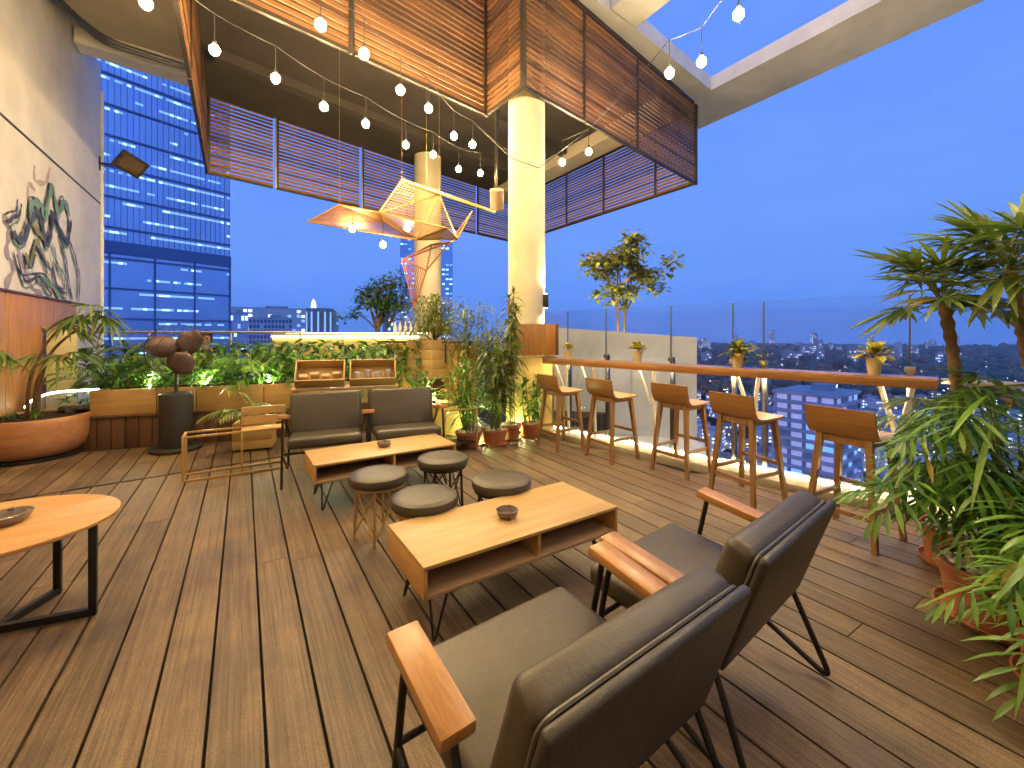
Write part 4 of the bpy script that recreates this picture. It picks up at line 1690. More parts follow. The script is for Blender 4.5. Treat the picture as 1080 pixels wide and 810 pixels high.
# ------------------------------------------------------------------ back bar, screens, crates
bb = thing('back_bar', 'long ochre bar counter with glowing white top edge behind the plants', 'bar', (0, 0, 0))
A, B = Vector((.70, 10.86, 0)), Vector((3.20, 8.58, 0))
u = (B - A).normalized()
nn = Vector((u.y, -u.x, 0))
mb = MB()
mb.beam(A + Vector((0, 0, .68)), B + Vector((0, 0, .68)), .5, 1.36)
mb.build('front', M['gold_wall'], bb, smooth=False)
mb = MB()
mb.beam(A + Vector((0, 0, 1.40)), B + Vector((0, 0, 1.40)), .62, .05, bev=.006)
mb.build('top', M['white_paint'], bb)
mb = MB()
off = nn * (-.27 if nn.y > 0 else .27)
mb.beam(A + off + Vector((0, 0, 1.355)), B + off + Vector((0, 0, 1.355)), .03, .035)
mb.build('led_strip', M['led_warm'], bb)
mb = MB()
mb.beam(A - off * .7 + Vector((0, 0, 1.435)), B - off * .7 + Vector((0, 0, 1.435)), .03, .014)
mb.build('led_strip', M['led_warm'], bb)
for k in range(5):
    c = B.lerp(A, .06 + .035 * k) - off * .3
    mb = MB()
    mb.lathe([(.0, 1.426), (.035, 1.427), (.036, 1.56), (.014, 1.61), (.013, 1.68), (.0, 1.68)], 14, (c.x, c.y, 0))
    tag(mb.build('bottle', M['cream_pot']), 'pale bottle in a short row on the glowing back bar', 'bottle', 'bottles on the back bar')

sw = thing('slat_screen', 'upright honey timber board screen behind the small shrubs, lit ochre', 'screen', (0, 0, 0))
A, B = Vector((2.30, 8.20, 0)), Vector((3.42, 6.55, 0))
mb = MB()
L = (B - A).length
u = (B - A).normalized()
x = 0
while x < L:
    q = A + u * (x + .045)
    mb.box((q.x, q.y, .62), (.092, .022, 1.22), (0, 0, math.atan2(u.y, u.x)), bev=.003)
    x += .10
mb.build('board', M['pine_z'], sw)
mb = MB()
mb.beam(A + Vector((-.1, -.08, 1.27)), B + Vector((-.1, -.08, 1.27)), .04, .03)
for k in range(5):
    q = A.lerp(B, .05 + k * .22) + Vector((-.1, -.08, 0))
    mb.beam((q.x, q.y, .9), (q.x, q.y, 1.27), .02, .02)
mb.build('rail', M['brown_metal'], sw)


def crate(label, loc, rz, kind):
    t = thing('display_crate', label, 'crate', loc, rz, 'wooden display crates behind the armchairs')
    tilt = Euler((R(52), 0, 0)).to_matrix()
    W, H_, D_ = .56, .30, .16
    def bx(c, d):
        mb.box(tilt @ Vector(c), d, tilt, bev=.003)
    mb = MB()
    bx((0, H_ / 2, 0), (W, H_, .014))
    mb.build('back_board', M['pine'], t)
    for c, d in (((0, .008, D_ / 2), (W, .016, D_)), ((0, H_ - .008, D_ / 2), (W, .016, D_)), ((-W / 2 + .008, H_ / 2, D_ / 2), (.016, H_ - .034, D_)), ((W / 2 - .008, H_ / 2, D_ / 2), (.016, H_ - .034, D_))):
        mb = MB()
        bx(c, d)
        mb.build('side_board', M['pine'], t)
    base = Matrix.Rotation(rz, 3, 'Z')
    for k in range(4):
        c = Vector(loc) + base @ (tilt @ Vector((-.19 + .125 * k, .11 + .03 * (k % 2), .045)))
        mb = MB()
        if kind == 'jar':
            mb.lathe([(0, -.035), (.038, -.035), (.042, -.02), (.042, .03), (.03, .045), (.032, .06), (0, .06)], 14)
        else:
            mb.box((0, 0, 0), (.10, .05, .13), bev=.012)
        o = mb.build('jar' if kind == 'jar' else 'packet', plain('jar_' + kind, (.36, .36, .40) if kind == 'jar' else (.58, .42, .25), .3 if kind == 'jar' else .6), loc=c)
        o.rotation_euler = (R(52) if kind == 'packet' else R(20), 0, rz)
        tag(o, 'grey lidded jar lying in the right display crate' if kind == 'jar' else 'tan paper packet lying in the left display crate', 'jar' if kind == 'jar' else 'packet', 'jars in the right crate' if kind == 'jar' else 'packets in the left crate')
    return t


CR = R(-13)
crate('open wooden crate of tan packets, left of the pair behind the armchairs', (.80, 5.70, .76), CR, 'packet')
crate('open wooden crate of grey jars, right of the pair behind the armchairs', (1.40, 5.56, .76), CR, 'jar')
t = thing('crate_stand', 'pine stand holding the two display crates behind the armchairs', 'stand', (1.10, 5.66, 0), CR)
mb = MB()
mb.box((0, .10, .735), (1.26, .34, .025), bev=.004)
mb.build('shelf', M['pine'], t)
for sx in (-1, 1):
    for y in (-.04, .24):
        mb = MB()
        mb.box((sx * .59, y, .36), (.035, .03, .72), bev=.003)
        mb.build('leg', M['pine_z'], t)

gw = thing('ochre_wall', 'short ochre wall behind the terracotta pots at the end of the bar counter', 'wall', (3.52, 5.10, 0), math.atan2(-.16, .64))
mb = MB()
mb.box((0, 0, .54), (.70, .12, 1.10))
mb.build('wall_body', M['gold_wall'], gw, smooth=False)
wb = thing('timber_box', 'orange timber planter box on top of the ochre wall beside the column', 'planter', (3.57, 5.08, 1.10), math.atan2(-.16, .64))
for k in range(6):
    mb = MB()
    mb.box((-.25 + .108 * k, -.10, .235), (.106, .03, .45), bev=.003)
    mb.build('board', M['pine_z'], wb)
mb = MB()
mb.box((.315, .03, .235), (.03, .24, .45))
mb.box((.02, .14, .235), (.62, .03, .45))
mb.build('side_board', M['steel_grey'], wb)

# ------------------------------------------------------------------ potted plants by the column
def stem_plant(name, label, loc, stems, h, L, w, mat, leaves, lean=.15, drp=.9, el=(-10, 62), cat='plant', bare=.3):
    t = thing(name, label, cat, loc)
    st, lf = MB(), MB()
    for k in range(stems):
        a = rng.uniform(0, 2 * PI)
        hh = h * rng.uniform(.75, 1)
        top = Vector((math.cos(a) * lean * rng.uniform(.3, 1), math.sin(a) * lean * rng.uniform(.3, 1), hh))
        b0 = Vector((math.cos(a) * .05, math.sin(a) * .05, 0))
        mid = b0.lerp(top, .5) + Vector((rng.uniform(-.03, .03), rng.uniform(-.03, .03), 0))
        st.tube([b0, mid, top], [.011, .009, .006], 6)
        for q in range(leaves):
            f = bare + (1 - bare) * (q / leaves)
            p = b0.lerp(mid, f * 2) if f < .5 else mid.lerp(top, (f - .5) * 2)
            lf.blade(p, rdir(*el), L * rng.uniform(.7, 1.1), w, drp * rng.uniform(.6, 1.3), 4, .25, 0, .4, rng.uniform(-.4, .4), .0015)
        for q in range(6):
            lf.blade(top, rdir(25, 85), L * rng.uniform(.6, 1), w, drp * .6, 4, .25, 0, .4, 0, .0015)
    st.build('stem', M['stem'], t)
    lf.build('leaves', mat, t, ang=180)
    return t


POTS = [((2.42, 4.88, 0), .165, .19, 'round terracotta pot with white pebbles, nearest the facing armchair', ('yucca', 'slim spiky yucca with pale upright blades in the terracotta pot by the armchair', 9, .80, .40, .026, 'leaf_bright', 14, .24, .5)),
        ((2.74, 4.78, 0), .165, .20, 'biggest terracotta pot on a saucer with white pebbles, middle of the row', ('dracaena', 'bushy dracaena with dense narrow drooping leaves in the middle pot', 12, 1.16, .28, .036, 'leaf_olive', 30, .36, .6)),
        ((3.06, 4.90, 0), .14, .20, 'small terracotta pot third from the armchair, close to the ochre wall', ('tall_dracaena', 'tallest slender dracaena reaching up in front of the near column', 4, 1.80, .24, .032, 'leaf_olive', 64, .12, .75)),
        ((3.36, 4.86, 0), .13, .19, 'terracotta pot nearest the bar stools at the foot of the ochre wall', ('leafy_plant', 'low leafy green plant in the pot nearest the bar stools', 6, .62, .22, .045, 'leaf_bright', 12, .20, .8))]
for loc, r_, h_, lab, (pn, plab, ns, ph, L_, w_, mt, nl, ln, dr) in POTS:
    t = thing('terracotta_pot', lab, 'plant pot', loc, 0, 'terracotta pots by the ochre wall')
    pot('pot_body', t, r_, h_, M['terracotta'])
    mb = MB()
    mb.lathe([(r_ * .8, 0), (r_ * 1.02, .008), (r_ * 1.06, .03), (r_ * 1.0, .03), (r_ * .9, .012), (0, .012)], 32)
    mb.build('saucer', M['terracotta'], t)
    soil(t, r_ * .9, h_ - .03)
    pebbles(t, r_ * .86, h_ - .012, 60, .026)
    stem_plant(pn, plab, (loc[0], loc[1], h_ - .03), ns, ph, L_, w_, M[mt], nl, ln, dr)
mb = MB()
for _ in range(40):
    a = rng.uniform(0, 2 * PI)
    q = Vector((2.9 + rng.uniform(-.5, .45), 4.66 + rng.uniform(-.08, .06), .008))
    b = MB()
    b.lathe([(0, -.008), (.012, -.004), (.017, 0), (.01, .006), (0, .008)], 7)
    mb.add([Vector(v) + q for v in b.v], b.f)
tag(mb.build('loose_pebbles', M['pebble'], ang=180), 'white pebbles scattered on the deck in front of the terracotta pots', 'pebbles', kind='stuff')

t = thing('bamboo_clump', 'slender bamboo clump with fine leaves behind the dracaenas', 'plant', (3.3, 6.15, .2))
st, lf = MB(), MB()
for k in range(16):
    b0 = Vector((rng.uniform(-.45, .35), rng.uniform(-.3, .3), 0))
    top = b0 + Vector((rng.uniform(-.2, .2), rng.uniform(-.2, .2), rng.uniform(1.1, 1.75)))
    st.tube([b0, top], [.010, .005], 6)
    for q in range(46):
        p = b0.lerp(top, rng.uniform(.35, 1.02)) + Vector((rng.uniform(-.09, .09), rng.uniform(-.09, .09), 0))
        lf.blade(p, rdir(-20, 50), rng.uniform(.13, .24), .034, .6, 3, .2, 0, .35)
st.build('stem', M['stem'], t)
lf.build('leaves', M['leaf_olive'], t, ang=180)

t = thing('box_planter', 'square honey timber planter box under the feathery bush', 'planter', (2.95, 7.35, 0), .35)
mb = MB()
for k in range(4):
    for (c, d) in (((0, -.33, .72 + k * .17), (.70, .025, .165)), ((0, .33, .72 + k * .17), (.70, .025, .165)), ((-.34, 0, .72 + k * .17), (.025, .63, .165)), ((.34, 0, .72 + k * .17), (.025, .63, .165))):
        mb.box(c, d, bev=.003)
mb.build('board', M['pine'], t)
mb = MB()
mb.box((0, 0, .30), (.55, .55, .60))
mb.build('plinth', M['dark_wood'], t)
mb = MB()
mb.box((0, 0, 1.25), (.64, .62, .03))
mb.build('soil', M['soil'], t)
t = thing('feathery_bush', 'fine feathery rounded green bush in the square timber planter box', 'bush', (2.95, 7.35, 1.26))
mb = MB()
for _ in range(2000):
    d = rdir(-12, 88)
    k = rng.uniform(.15, .95)
    p = d * (.60 * k) + Vector((0, 0, .28))
    mb.blade(p, d + rdir(-20, 40) * .6, rng.uniform(.14, .26), .018, .7, 3, .1, 0, .4)
mb.build('foliage', M['leaf_olive'], t, ang=180)
mb = MB()
for _ in range(20):
    mb.tube([(0, 0, 0), rdir(20, 85) * .5], [.010, .003], 5)
mb.build('branch', M['bark'], t)

for lab, loc in (('small shrub with bright oval leaves in front of the timber screen at left', (1.92, 6.35, .45)),
                 ('small shrub with bright oval leaves under the rail of the timber screen', (2.25, 5.95, .45)),
                 ('small upright shrub between the right armchair and the dracaenas', (2.62, 5.55, .35))):
    t = thing('small_shrub', lab, 'shrub', loc, 0, 'small shrubs before the timber screen')
    mb = MB()
    for _ in range(120):
        d = rdir(15, 88)
        mb.blade(d * rng.uniform(.05, .38), d, rng.uniform(.12, .2), .045, .6, 4, .2, 0, .45)
    mb.build('leaves', M['leaf_bright'] if 'oval' in lab else M['leaf_olive'], t, ang=180)
    mb = MB()
    for _ in range(7):
        mb.tube([(0, 0, -.1), rdir(40, 85) * .35], [.010, .004], 5)
    mb.build('stem', M['stem'], t)
t = thing('shrub_trough', 'low timber trough holding the small shrubs before the screen', 'planter', (2.22, 6.02, 0), math.atan2(-.78, .6))
mb = MB()
mb.box((0, -.16, .22), (1.3, .025, .42), bev=.003)
mb.box((0, .16, .22), (1.3, .025, .42), bev=.003)
mb.box((-.64, 0, .22), (.025, .30, .42))
mb.box((.64, 0, .22), (.025, .30, .42))
mb.build('board', M['pine'], t)
mb = MB()
mb.box((0, 0, .38), (1.24, .28, .04))
mb.build('soil', M['soil'], t)
t = thing('monstera', 'broad split leaved dark plant behind the right display crate', 'plant', (1.85, 6.75, .55))
mb = MB()
for _ in range(26):
    d = rdir(20, 80)
    c = d * rng.uniform(.25, .6)
    mb.tube([(0, 0, 0), c * .5 + Vector((0, 0, .08)), c], .006, 5, 1)
    lobed_leaf(mb, c, d + Vector((0, 0, -.6)), .26, .5)
mb.build('leaves', [M['leaf_deep'], M['stem']], t, ang=180)


def branch_tree(name, label, loc, h, crown, leafL, leafW, mat, n_leaf, seed, trunk_r=.05, stems=3, cat='tree', zlo=.35):
    r2 = random.Random(seed)
    t = thing(name, label, cat, loc)
    tr_, lf = MB(), MB()
    tips = []
    for s_ in range(stems):
        b0 = Vector((r2.uniform(-.06, .06), r2.uniform(-.06, .06), 0))
        m1 = b0 + Vector((r2.uniform(-.15, .15), r2.uniform(-.15, .15), h * zlo))
        tr_.tube([b0, m1], [trunk_r, trunk_r * .7], 8)
        for _ in range(6):
            a = r2.uniform(0, 2 * PI)
            rr = r2.uniform(.35, 1) * crown
            e_ = Vector((m1.x + math.cos(a) * rr, m1.y + math.sin(a) * rr, h * r2.uniform(zlo + .1, 1) - .25 * rr))
            mid = m1.lerp(e_, .5) + Vector((0, 0, .08 * h))
            tr_.tube([m1, mid, e_], [trunk_r * .55, trunk_r * .35, trunk_r * .12], 6)
            for _ in range(4):
                tp = mid.lerp(e_, r2.uniform(.2, 1)) + Vector((r2.uniform(-1, 1), r2.uniform(-1, 1), r2.uniform(-.2, .8))) * crown * .30
                tr_.tube([mid.lerp(e_, .5), tp], [trunk_r * .2, trunk_r * .06], 5)
                tips.append(tp)
    for _ in range(n_leaf):
        tp = r2.choice(tips)
        p = tp + Vector((r2.gauss(0, 1), r2.gauss(0, 1), r2.gauss(0, .7))) * crown * .11
        a = r2.uniform(0, 2 * PI)
        e_ = R(r2.uniform(-30, 50))
        lf.blade(p, (math.cos(a) * math.cos(e_), math.sin(a) * math.cos(e_), math.sin(e_)), leafL * r2.uniform(.7, 1.2), leafW, .3, 2, .2, 0, .5)
    tr_.build('trunk', M['bark'], t)
    lf.build('crown', mat, t, ang=180)
    return t


branch_tree('roof_tree', 'small leafy tree standing behind the grey concrete block outside the glass', (7.11, 6.75, .6), 3.35, .98, .20, .105, M['leaf_dry'], 1250, 3, .04, 2, zlo=.38)
branch_tree('cloud_tree', 'dark spreading tree beyond the glowing back bar', (3.06, 11.07, .3), 2.75, .80, .14, .07, M['leaf_deep'], 1900, 9, .04, 4, zlo=.45)

# ------------------------------------------------------------------ little pots on the counter
CP = [(.39, .10, .12, 'tiny cream pot with yellow leaves on the counter nearest the ochre wall', 'leaf_yellow', .8, 'small clump of yellow leaves in the counter pot nearest the ochre wall'),
      (1.40, .13, .13, 'cream pot on the counter in front of the concrete block, with yellow green leaves', 'leaf_yellow', 1.0, 'rounded yellow green leaf tuft in the pot before the concrete block'),
      (2.51, .13, .14, 'cream pot with trailing pale plant on the counter before the open city view', 'leaf_yellow', 1.25, 'pale trailing plant in the counter pot, middle of the open city view'),
      (3.56, .13, .14, 'cream pot overflowing with yellow blossom near the right end of the counter', 'leaf_yellow', 1.2, 'bright yellow blossom cluster near the right end of the counter')]
for k, (s_, n_, h_, lab, mt, sc2, plab) in enumerate(CP):
    q = rp_(s_, n_, 1.0805)
    t = thing('flower_pot', lab, 'flower pot', tuple(q), 0, 'small pots on the bar counter')
    mb = MB()
    mb.lathe([(.040, 0), (.055, h_ - .02), (.060, h_ - .018), (.060, h_), (.052, h_), (.050, h_ - .02)], 24)
    mb.build('pot_body', M['cream_pot'], t)
    soil(t, .05, h_ - .012)
    t = thing('counter_plant', plab, 'plant', (q.x, q.y, q.z + h_ - .01), 0, 'small plants on the bar counter')
    mb = MB()
    for _ in range(110):
        d = rdir(-5 if k >= 2 else 15, 85)
        p = d * rng.uniform(.02, .085 * sc2) + Vector((0, 0, .02))
        if k == 2 and rng.random() < .4:
            p += Vector((rng.uniform(.03, .12), rng.uniform(-.12, .0), -rng.uniform(.0, .08)))
        mb.blade(p, d + rdir(-30, 40) * .4, rng.uniform(.05, .085) * sc2, .045 * sc2, .4, 3, .25, 0 if rng.random() < (.75 if k != 2 else .35) else 1, .5)
    mb.build('leaves', [M['leaf_yellow'], M['leaf_olive']], t, ang=180)
    mb = MB()
    for _ in range(8):
        mb.tube([(0, 0, -.01), rdir(40, 88) * .08 * sc2], .002, 4)
    mb.build('stem', M['stem'], t)

# ------------------------------------------------------------------ big ferns and palms at right
def terracotta(label, loc, r_, h_):
    t = thing('terracotta_pot', label, 'plant pot', loc, 0, 'terracotta pots at the right edge')
    pot('pot_body', t, r_, h_, M['terracotta'], .022, .84)
    mb = MB()
    mb.lathe([(r_ * .8, 0), (r_ * 1.0, .010), (r_ * 1.06, .035), (r_ * 1.02, .037), (r_ * .95, .014), (0, .014)], 36)
    mb.build('saucer', M['terracotta'], t)
    soil(t, r_ * .9, h_ - .035)
    pebbles(t, r_ * .86, h_ - .02, 90, .034)
    return t


def fern(label, loc, n, reach, L, seed, az, spread, elmin=44):
    t = thing('split_leaf_plant', label, 'plant', loc)
    mb = MB()
    st = rng.getstate()
    rng.seed(seed)
    for k in range(n):
        d = rdir(elmin, 84, az, spread)
        rr = reach * rng.uniform(.45, 1)
        b0 = Vector((rng.uniform(-.07, .07), rng.uniform(-.07, .07), 0))
        mid = b0 + d * rr * .6 + Vector((0, 0, .10))
        c = b0 + d * rr + Vector((0, 0, .02))
        mb.tube(fillet([b0, mid, c], .3, 4), .0055, 6, 1)
        hd = Vector((d.x, d.y, 0)).normalized()
        lobed_leaf(mb, c, hd + Vector((0, 0, rng.uniform(-.75, .12))) + Vector((rng.uniform(-.35, .35), rng.uniform(-.35, .35), 0)), L * rng.uniform(.75, 1.12), rng.uniform(.25, .7))
    rng.setstate(st)
    mb.build('leaves', [M['leaf_bright'], M['stem']], t, ang=180)
    return t


terracotta('wide terracotta pot with white pebbles under the big split leaf plant', (3.17, .48, 0), .25, .27)
fern('big split leaf plant spreading over the deck from the pebbled pot', (3.17, .48, .24), 46, .56, .32, 21, 0, PI)
terracotta('terracotta pot at the bottom right corner, half hidden under a low leaf', (2.78, .20, 0), .20, .22)
fern('lower split leaf plant drooping over the corner pot at the right edge', (2.78, .20, .20), 14, .40, .29, 5, 2.2, 2.2, 10)
terracotta('dark corner terracotta pot behind the split leaf plant holding the left palm', (3.70, .74, 0), .19, .24)
terracotta('terracotta pot behind the split leaf plant holding the right palm', (3.66, .34, 0), .19, .24)
fern('taller split leaf plant behind the pebbled pot beside the railing post', (3.46, .46, .24), 52, .92, .31, 77, -2.2, 2.9, 52)


def fan_palm(label, loc, pts, n, L, seed):
    t = thing('fan_palm', label, 'palm', loc)
    st = rng.getstate()
    rng.seed(seed)
    mb = MB()
    cv = fillet(pts, .2, 4)
    cv2, rr = [], []
    for i in range(len(cv) - 1):
        m = max(2, int((cv[i + 1] - cv[i]).length / .03))
        for k in range(m):
            cv2.append(cv[i].lerp(cv[i + 1], k / m))
            rr.append(.024 + (.009 if len(rr) % 2 else 0) + rng.uniform(-.002, .002))
    mb.tube(cv2, rr, 10)
    mb.build('trunk', M['bark'], t)
    mb = MB()
    tip = Vector(pts[-1])
    for k in range(n):
        d = rdir(-30, 66)
        c = tip + d * rng.uniform(.12, .32)
        mb.tube([tip - Vector((0, 0, .05)), tip.lerp(c, .5) + Vector((0, 0, .03)), c], .0055, 5, 1)
        fan_leaf(mb, c, d + Vector((0, 0, -.05)), 15, L, .033, .20, 110)
    for k in range(4):
        p = Vector(pts[0]).lerp(tip, rng.uniform(.45, .8))
        d = rdir(-10, 35)
        c = p + d * .22
        mb.tube([p, c], .005, 5, 1)
        fan_leaf(mb, c, d + Vector((0, 0, -.2)), 12, L * .75, .042, .3, 95)
    mb.build('fronds', [M['leaf_palm'], M['stem']], t, ang=180)
    rng.setstate(st)
    return t


fan_palm('slim fan palm with bare leaning trunk, left of the two at the railing', (3.70, .74, .22), [(0, 0, 0), (-.01, .0, .6), (-.04, .03, 1.10), (-.08, .07, 1.44)], 17, .33, 11)
fan_palm('taller fan palm with thick rough trunk at the right edge by the railing', (3.66, .34, .22), [(0, 0, 0), (-.02, .10, .8), (-.04, .20, 1.60)], 19, .36, 12)

# ------------------------------------------------------------------ lamps that light the planting and the column
def garden_lamp(label, loc, power, col, group=None, up=True):
    t = thing('garden_lamp', label, 'lamp', loc, 0, group)
    mb = MB()
    mb.lathe([(.0, 0), (.022, 0), (.026, .05), (.020, .055), (.0, .05)], 12)
    mb.build('housing', M['steel_black'], t)
    mb = MB()
    mb.lathe([(.017, .054), (.012, .060), (0, .062)], 12)
    mb.build('lens', M['lamp_green'], t)
    light('lamp_glow', 'POINT', (0, 0, .12), power, col, .03, parent=t)
    return t


GL = 'small garden lamps hidden in the back planting'
for u, v in ((.75, .02), (1.35, .05), (2.1, .0), (2.9, .1)):
    q = pw_(u, v + .12, .70)
    garden_lamp('small upright garden lamp glowing among the leaves of the back planter', tuple(q), 15, (.85, 1, .62), GL)
garden_lamp('small garden lamp glowing green gold between the dracaena pots', (2.62, 5.05, .02), 30, (.80, 1, .35))
garden_lamp('small garden lamp glowing at the foot of the ochre wall', (3.25, 4.98, .02), 9, (1, .85, .35))
garden_lamp('small garden lamp behind the big bowl planter beside the glowing arc', (-1.75, 7.75, .12), 4, (.9, 1, .7))
garden_lamp('small garden lamp at the foot of the timber board screen', (2.42, 7.55, .05), 22, (1, .75, .32))
t = thing('roof_planter', 'tall plain planter holding the roof tree behind the grey concrete block', 'planter', (7.05, 6.75, 0))
mb = MB()
mb.box((0, 0, -4.2), (1.5, 1.3, 9.6))
mb.build('wall_body', M['block_grey'], t, smooth=False)
mb = MB()
mb.box((0, 0, .62), (1.4, 1.2, .05))
mb.build('soil', M['soil'], t)
garden_lamp('garden lamp shining up into the roof tree behind the concrete block', (6.60, 6.45, .645), 170, (1, .88, .45))
garden_lamp('added garden lamp in the shrub trough, brightening the feathery bush', (2.36, 5.90, .40), 22, (1, .85, .45))  # added lamp in the trough, put in to brighten the bush
s1 = light('sconce_up', 'SPOT', (4.21, 5.47, 2.10), 110, (1, .72, .28), .04, spot=120)
aim(s1, (3.93, 5.74, 4.6))
s1.parent = None
s2 = light('sconce_down', 'SPOT', (4.21, 5.47, 1.79), 50, (1, .72, .28), .04, spot=120)
aim(s2, (3.93, 5.70, .6))

# ------------------------------------------------------------------ outside: neighbouring block, towers, city
CA, SA = .8465, .5324


def v2w(X, Z, z=0):
    return Vector((X * CA + Z * SA, -X * SA + Z * CA, z))


VIEW = -math.atan2(SA, CA)
blk = thing('concrete_block', 'pale grey panelled concrete block standing just outside the glass railing', 'building', (0, 0, 0))
A, B = Vector((4.80, 6.60, 0)), Vector((6.834, 4.68, 0))
u = (B - A).normalized()
nb = Vector((-u.y, u.x, 0))
nb = nb if nb.dot(Vector((1, 1, 0))) > 0 else -nb
mb = MB()
c0, c1 = A + nb * .0, B + nb * .0
mb.hull([(A.x, A.y, -9), (B.x, B.y, -9), (B.x + nb.x * 2.6, B.y + nb.y * 2.6, -9), (A.x + nb.x * 2.6, A.y + nb.y * 2.6, -9)],
        [(A.x, A.y, 1.56), (B.x, B.y, 1.355), (B.x + nb.x * .18, B.y + nb.y * .18, 1.355), (A.x + nb.x * .18, A.y + nb.y * .18, 1.56)])
mb.build('wall_body', M['block_grey'], blk, smooth=False)
for k, (a, b) in enumerate(((.30, .95), (1.0, 1.65), (1.70, 2.45))):
    mb = MB()
    q0, q1 = A + u * a - nb * .012, A + u * b - nb * .012
    mb.beam(q0 + Vector((0, 0, .35)), q1 + Vector((0, 0, .35)), .022, 1.25, bev=.004)
    mb.build('panel', M['block_grey'], blk)
mb = MB()
q0, q1 = A - nb * .75, B - nb * .45
mb.beam(q0 + Vector((0, 0, -.50)), q1 + Vector((0, 0, -.50)), 1.1, .10)
mb.build('ledge', M['block_grey'], blk, smooth=False)

GZ = -100.0
m, nt, bs = new_mat('city_ground')
bs.inputs['Roughness'].default_value = .9
tc = nd(nt, 'ShaderNodeTexCoord')
n1 = nd(nt, 'ShaderNodeTexNoise', Scale=.012, Detail=8, Roughness=.65)
nt.links.new(tc.outputs['Object'], n1.inputs['Vector'])
rp = nd(nt, 'ShaderNodeValToRGB')
rp.color_ramp.elements[0].color = (.03, .05, .03, 1)
rp.color_ramp.elements[1].color = (.40, .38, .40, 1)
rp.color_ramp.elements[0].position = .42
rp.color_ramp.elements[1].position = .62
nt.links.new(n1.outputs['Fac'], rp.inputs[0])
nt.links.new(rp.outputs[0], bs.inputs['Base Color'])
vo = nd(nt, 'ShaderNodeTexVoronoi', Scale=.055)
nt.links.new(tc.outputs['Object'], vo.inputs['Vector'])
lt = nd(nt, 'ShaderNodeMath', operation='LESS_THAN')
nt.links.new(vo.outputs['Distance'], lt.inputs[0])
lt.inputs[1].default_value = .085
ms = nd(nt, 'ShaderNodeMath', operation='MULTIPLY')
nt.links.new(lt.outputs[0], ms.inputs[0])
ms.inputs[1].default_value = 22.0
nt.links.new(ms.outputs[0], bs.inputs['Emission Strength'])
bs.inputs['Emission Color'].default_value = (.85, .88, 1, 1)
M['city'] = m
mb = MB()
mb.lathe([(0, 0), (300, 0), (1500, 0), (5400, 0)], 48)
tag(mb.build('ground', M['city'], loc=(0, 0, GZ), smooth=False), 'dark city ground far below the terrace with scattered street lights', 'ground', kind='structure')

M['tower_glass'] = plain('tower_glass', (.50, .60, .84), .25, .85, .5, .15, .05)
M['tower_line'] = plain('tower_line', (.13, .19, .38), .4, .3)
M['bld_white'] = plain('bld_white', (.74, .72, .74), .7, 0, .3, .12, .1)
M['bld_pink'] = plain('bld_pink', (.70, .60, .66), .7, 0, .3, .1, .1)
M['bld_grey'] = plain('bld_grey', (.44, .44, .47), .7, 0, .3, .15, .1)
M['bld_tan'] = plain('bld_tan', (.36, .30, .25), .7, 0, .3, .15, .1)
M['bld_roof'] = plain('bld_roof', (.36, .26, .24), .8, 0, .3, .25, .3)


UC = {}


def unit_cube(mt):
    if mt.name not in UC:
        b = MB()
        b.box((0, 0, 0), (1, 1, 1))
        o = b.build('window_pane', mt, smooth=False)
        UC[mt.name] = o.data
        bpy.data.objects.remove(o)
    return UC[mt.name]


def building(name, label, X, Z, w, d, ztop, mat, floors, cols, lit, wins, rot=None, zb=GZ, group=None, seen_from=None, slab=False, cat='building', runs=False, wh=.55):
    loc = v2w(X, Z, zb)
    a = rot if rot is not None else VIEW - math.atan2(X, Z)
    t = thing(name, label, cat, tuple(loc), a, group)
    H_ = ztop - zb
    mb = MB()
    mb.box((0, d / 2, H_ / 2), (w, d, H_))
    mb.build('wall', mat, t, smooth=False)
    mb = MB()
    mb.box((0, d / 2, H_ + .4), (w * .98, d * .98, .8))
    mb.box((w * .12, d * .5, H_ + 1.9), (w * .3, d * .3, 2.4))
    mb.build('roof', M['bld_grey'], t, smooth=False)
    zs = seen_from if seen_from is not None else 0
    fh = (H_ - zs) / floors
    if slab:
        mb = MB()
        for k in range(floors + 1):
            z = zs + k * fh
            mb.box((0, d / 2, z), (w + 1.5, d + 1.5, fh * .30))
        mb.build('floor_slab', M['bld_white'] if slab is True else slab, t, smooth=False)
    ws = []
    cw = w / cols
    dw = max(1, int(d / cw))
    for k in range(floors):
        z = zs + (k + .5) * fh
        run = rng.random() < .5
        for i in range(cols):
            if runs and rng.random() < .09:
                run = not run
            if (run and rng.random() < .88) if runs else rng.random() < lit:
                x = -w / 2 + (i + .5) * cw
                ws.append(((x, -.03, z + (fh * .2 if runs else 0)), (cw * (.99 if runs else .72), .05, fh * wh), rng.choice(wins)))
        for i in range(dw):
            if rng.random() < lit * .7:
                y = (i + .5) * d / dw
                ws.append(((w / 2 + .03, y, z), (.05, d / dw * .6, fh * wh), rng.choice(wins)))
                if rng.random() < .6:
                    ws.append(((-w / 2 - .03, y, z), (.05, d / dw * .6, fh * wh), rng.choice(wins)))
    front = [q for q in ws if q[0][1] < 0]
    sides = [q for q in ws if q[0][1] >= 0]
    rng.shuffle(front)
    order = front + sides
    for c, s3, mt in order[:96]:
        o = bpy.data.objects.new('window', unit_cube(mt))
        C.objects.link(o)
        o.parent = t
        o.location = c
        o.scale = s3
    rest = order[96:]
    if rest:
        b = MB()
        for c, s3, mt in rest:
            b.box(c, s3, mi=wins.index(mt))
        tag(b.build('windows', wins, t, smooth=False), kind='stuff')
    return t


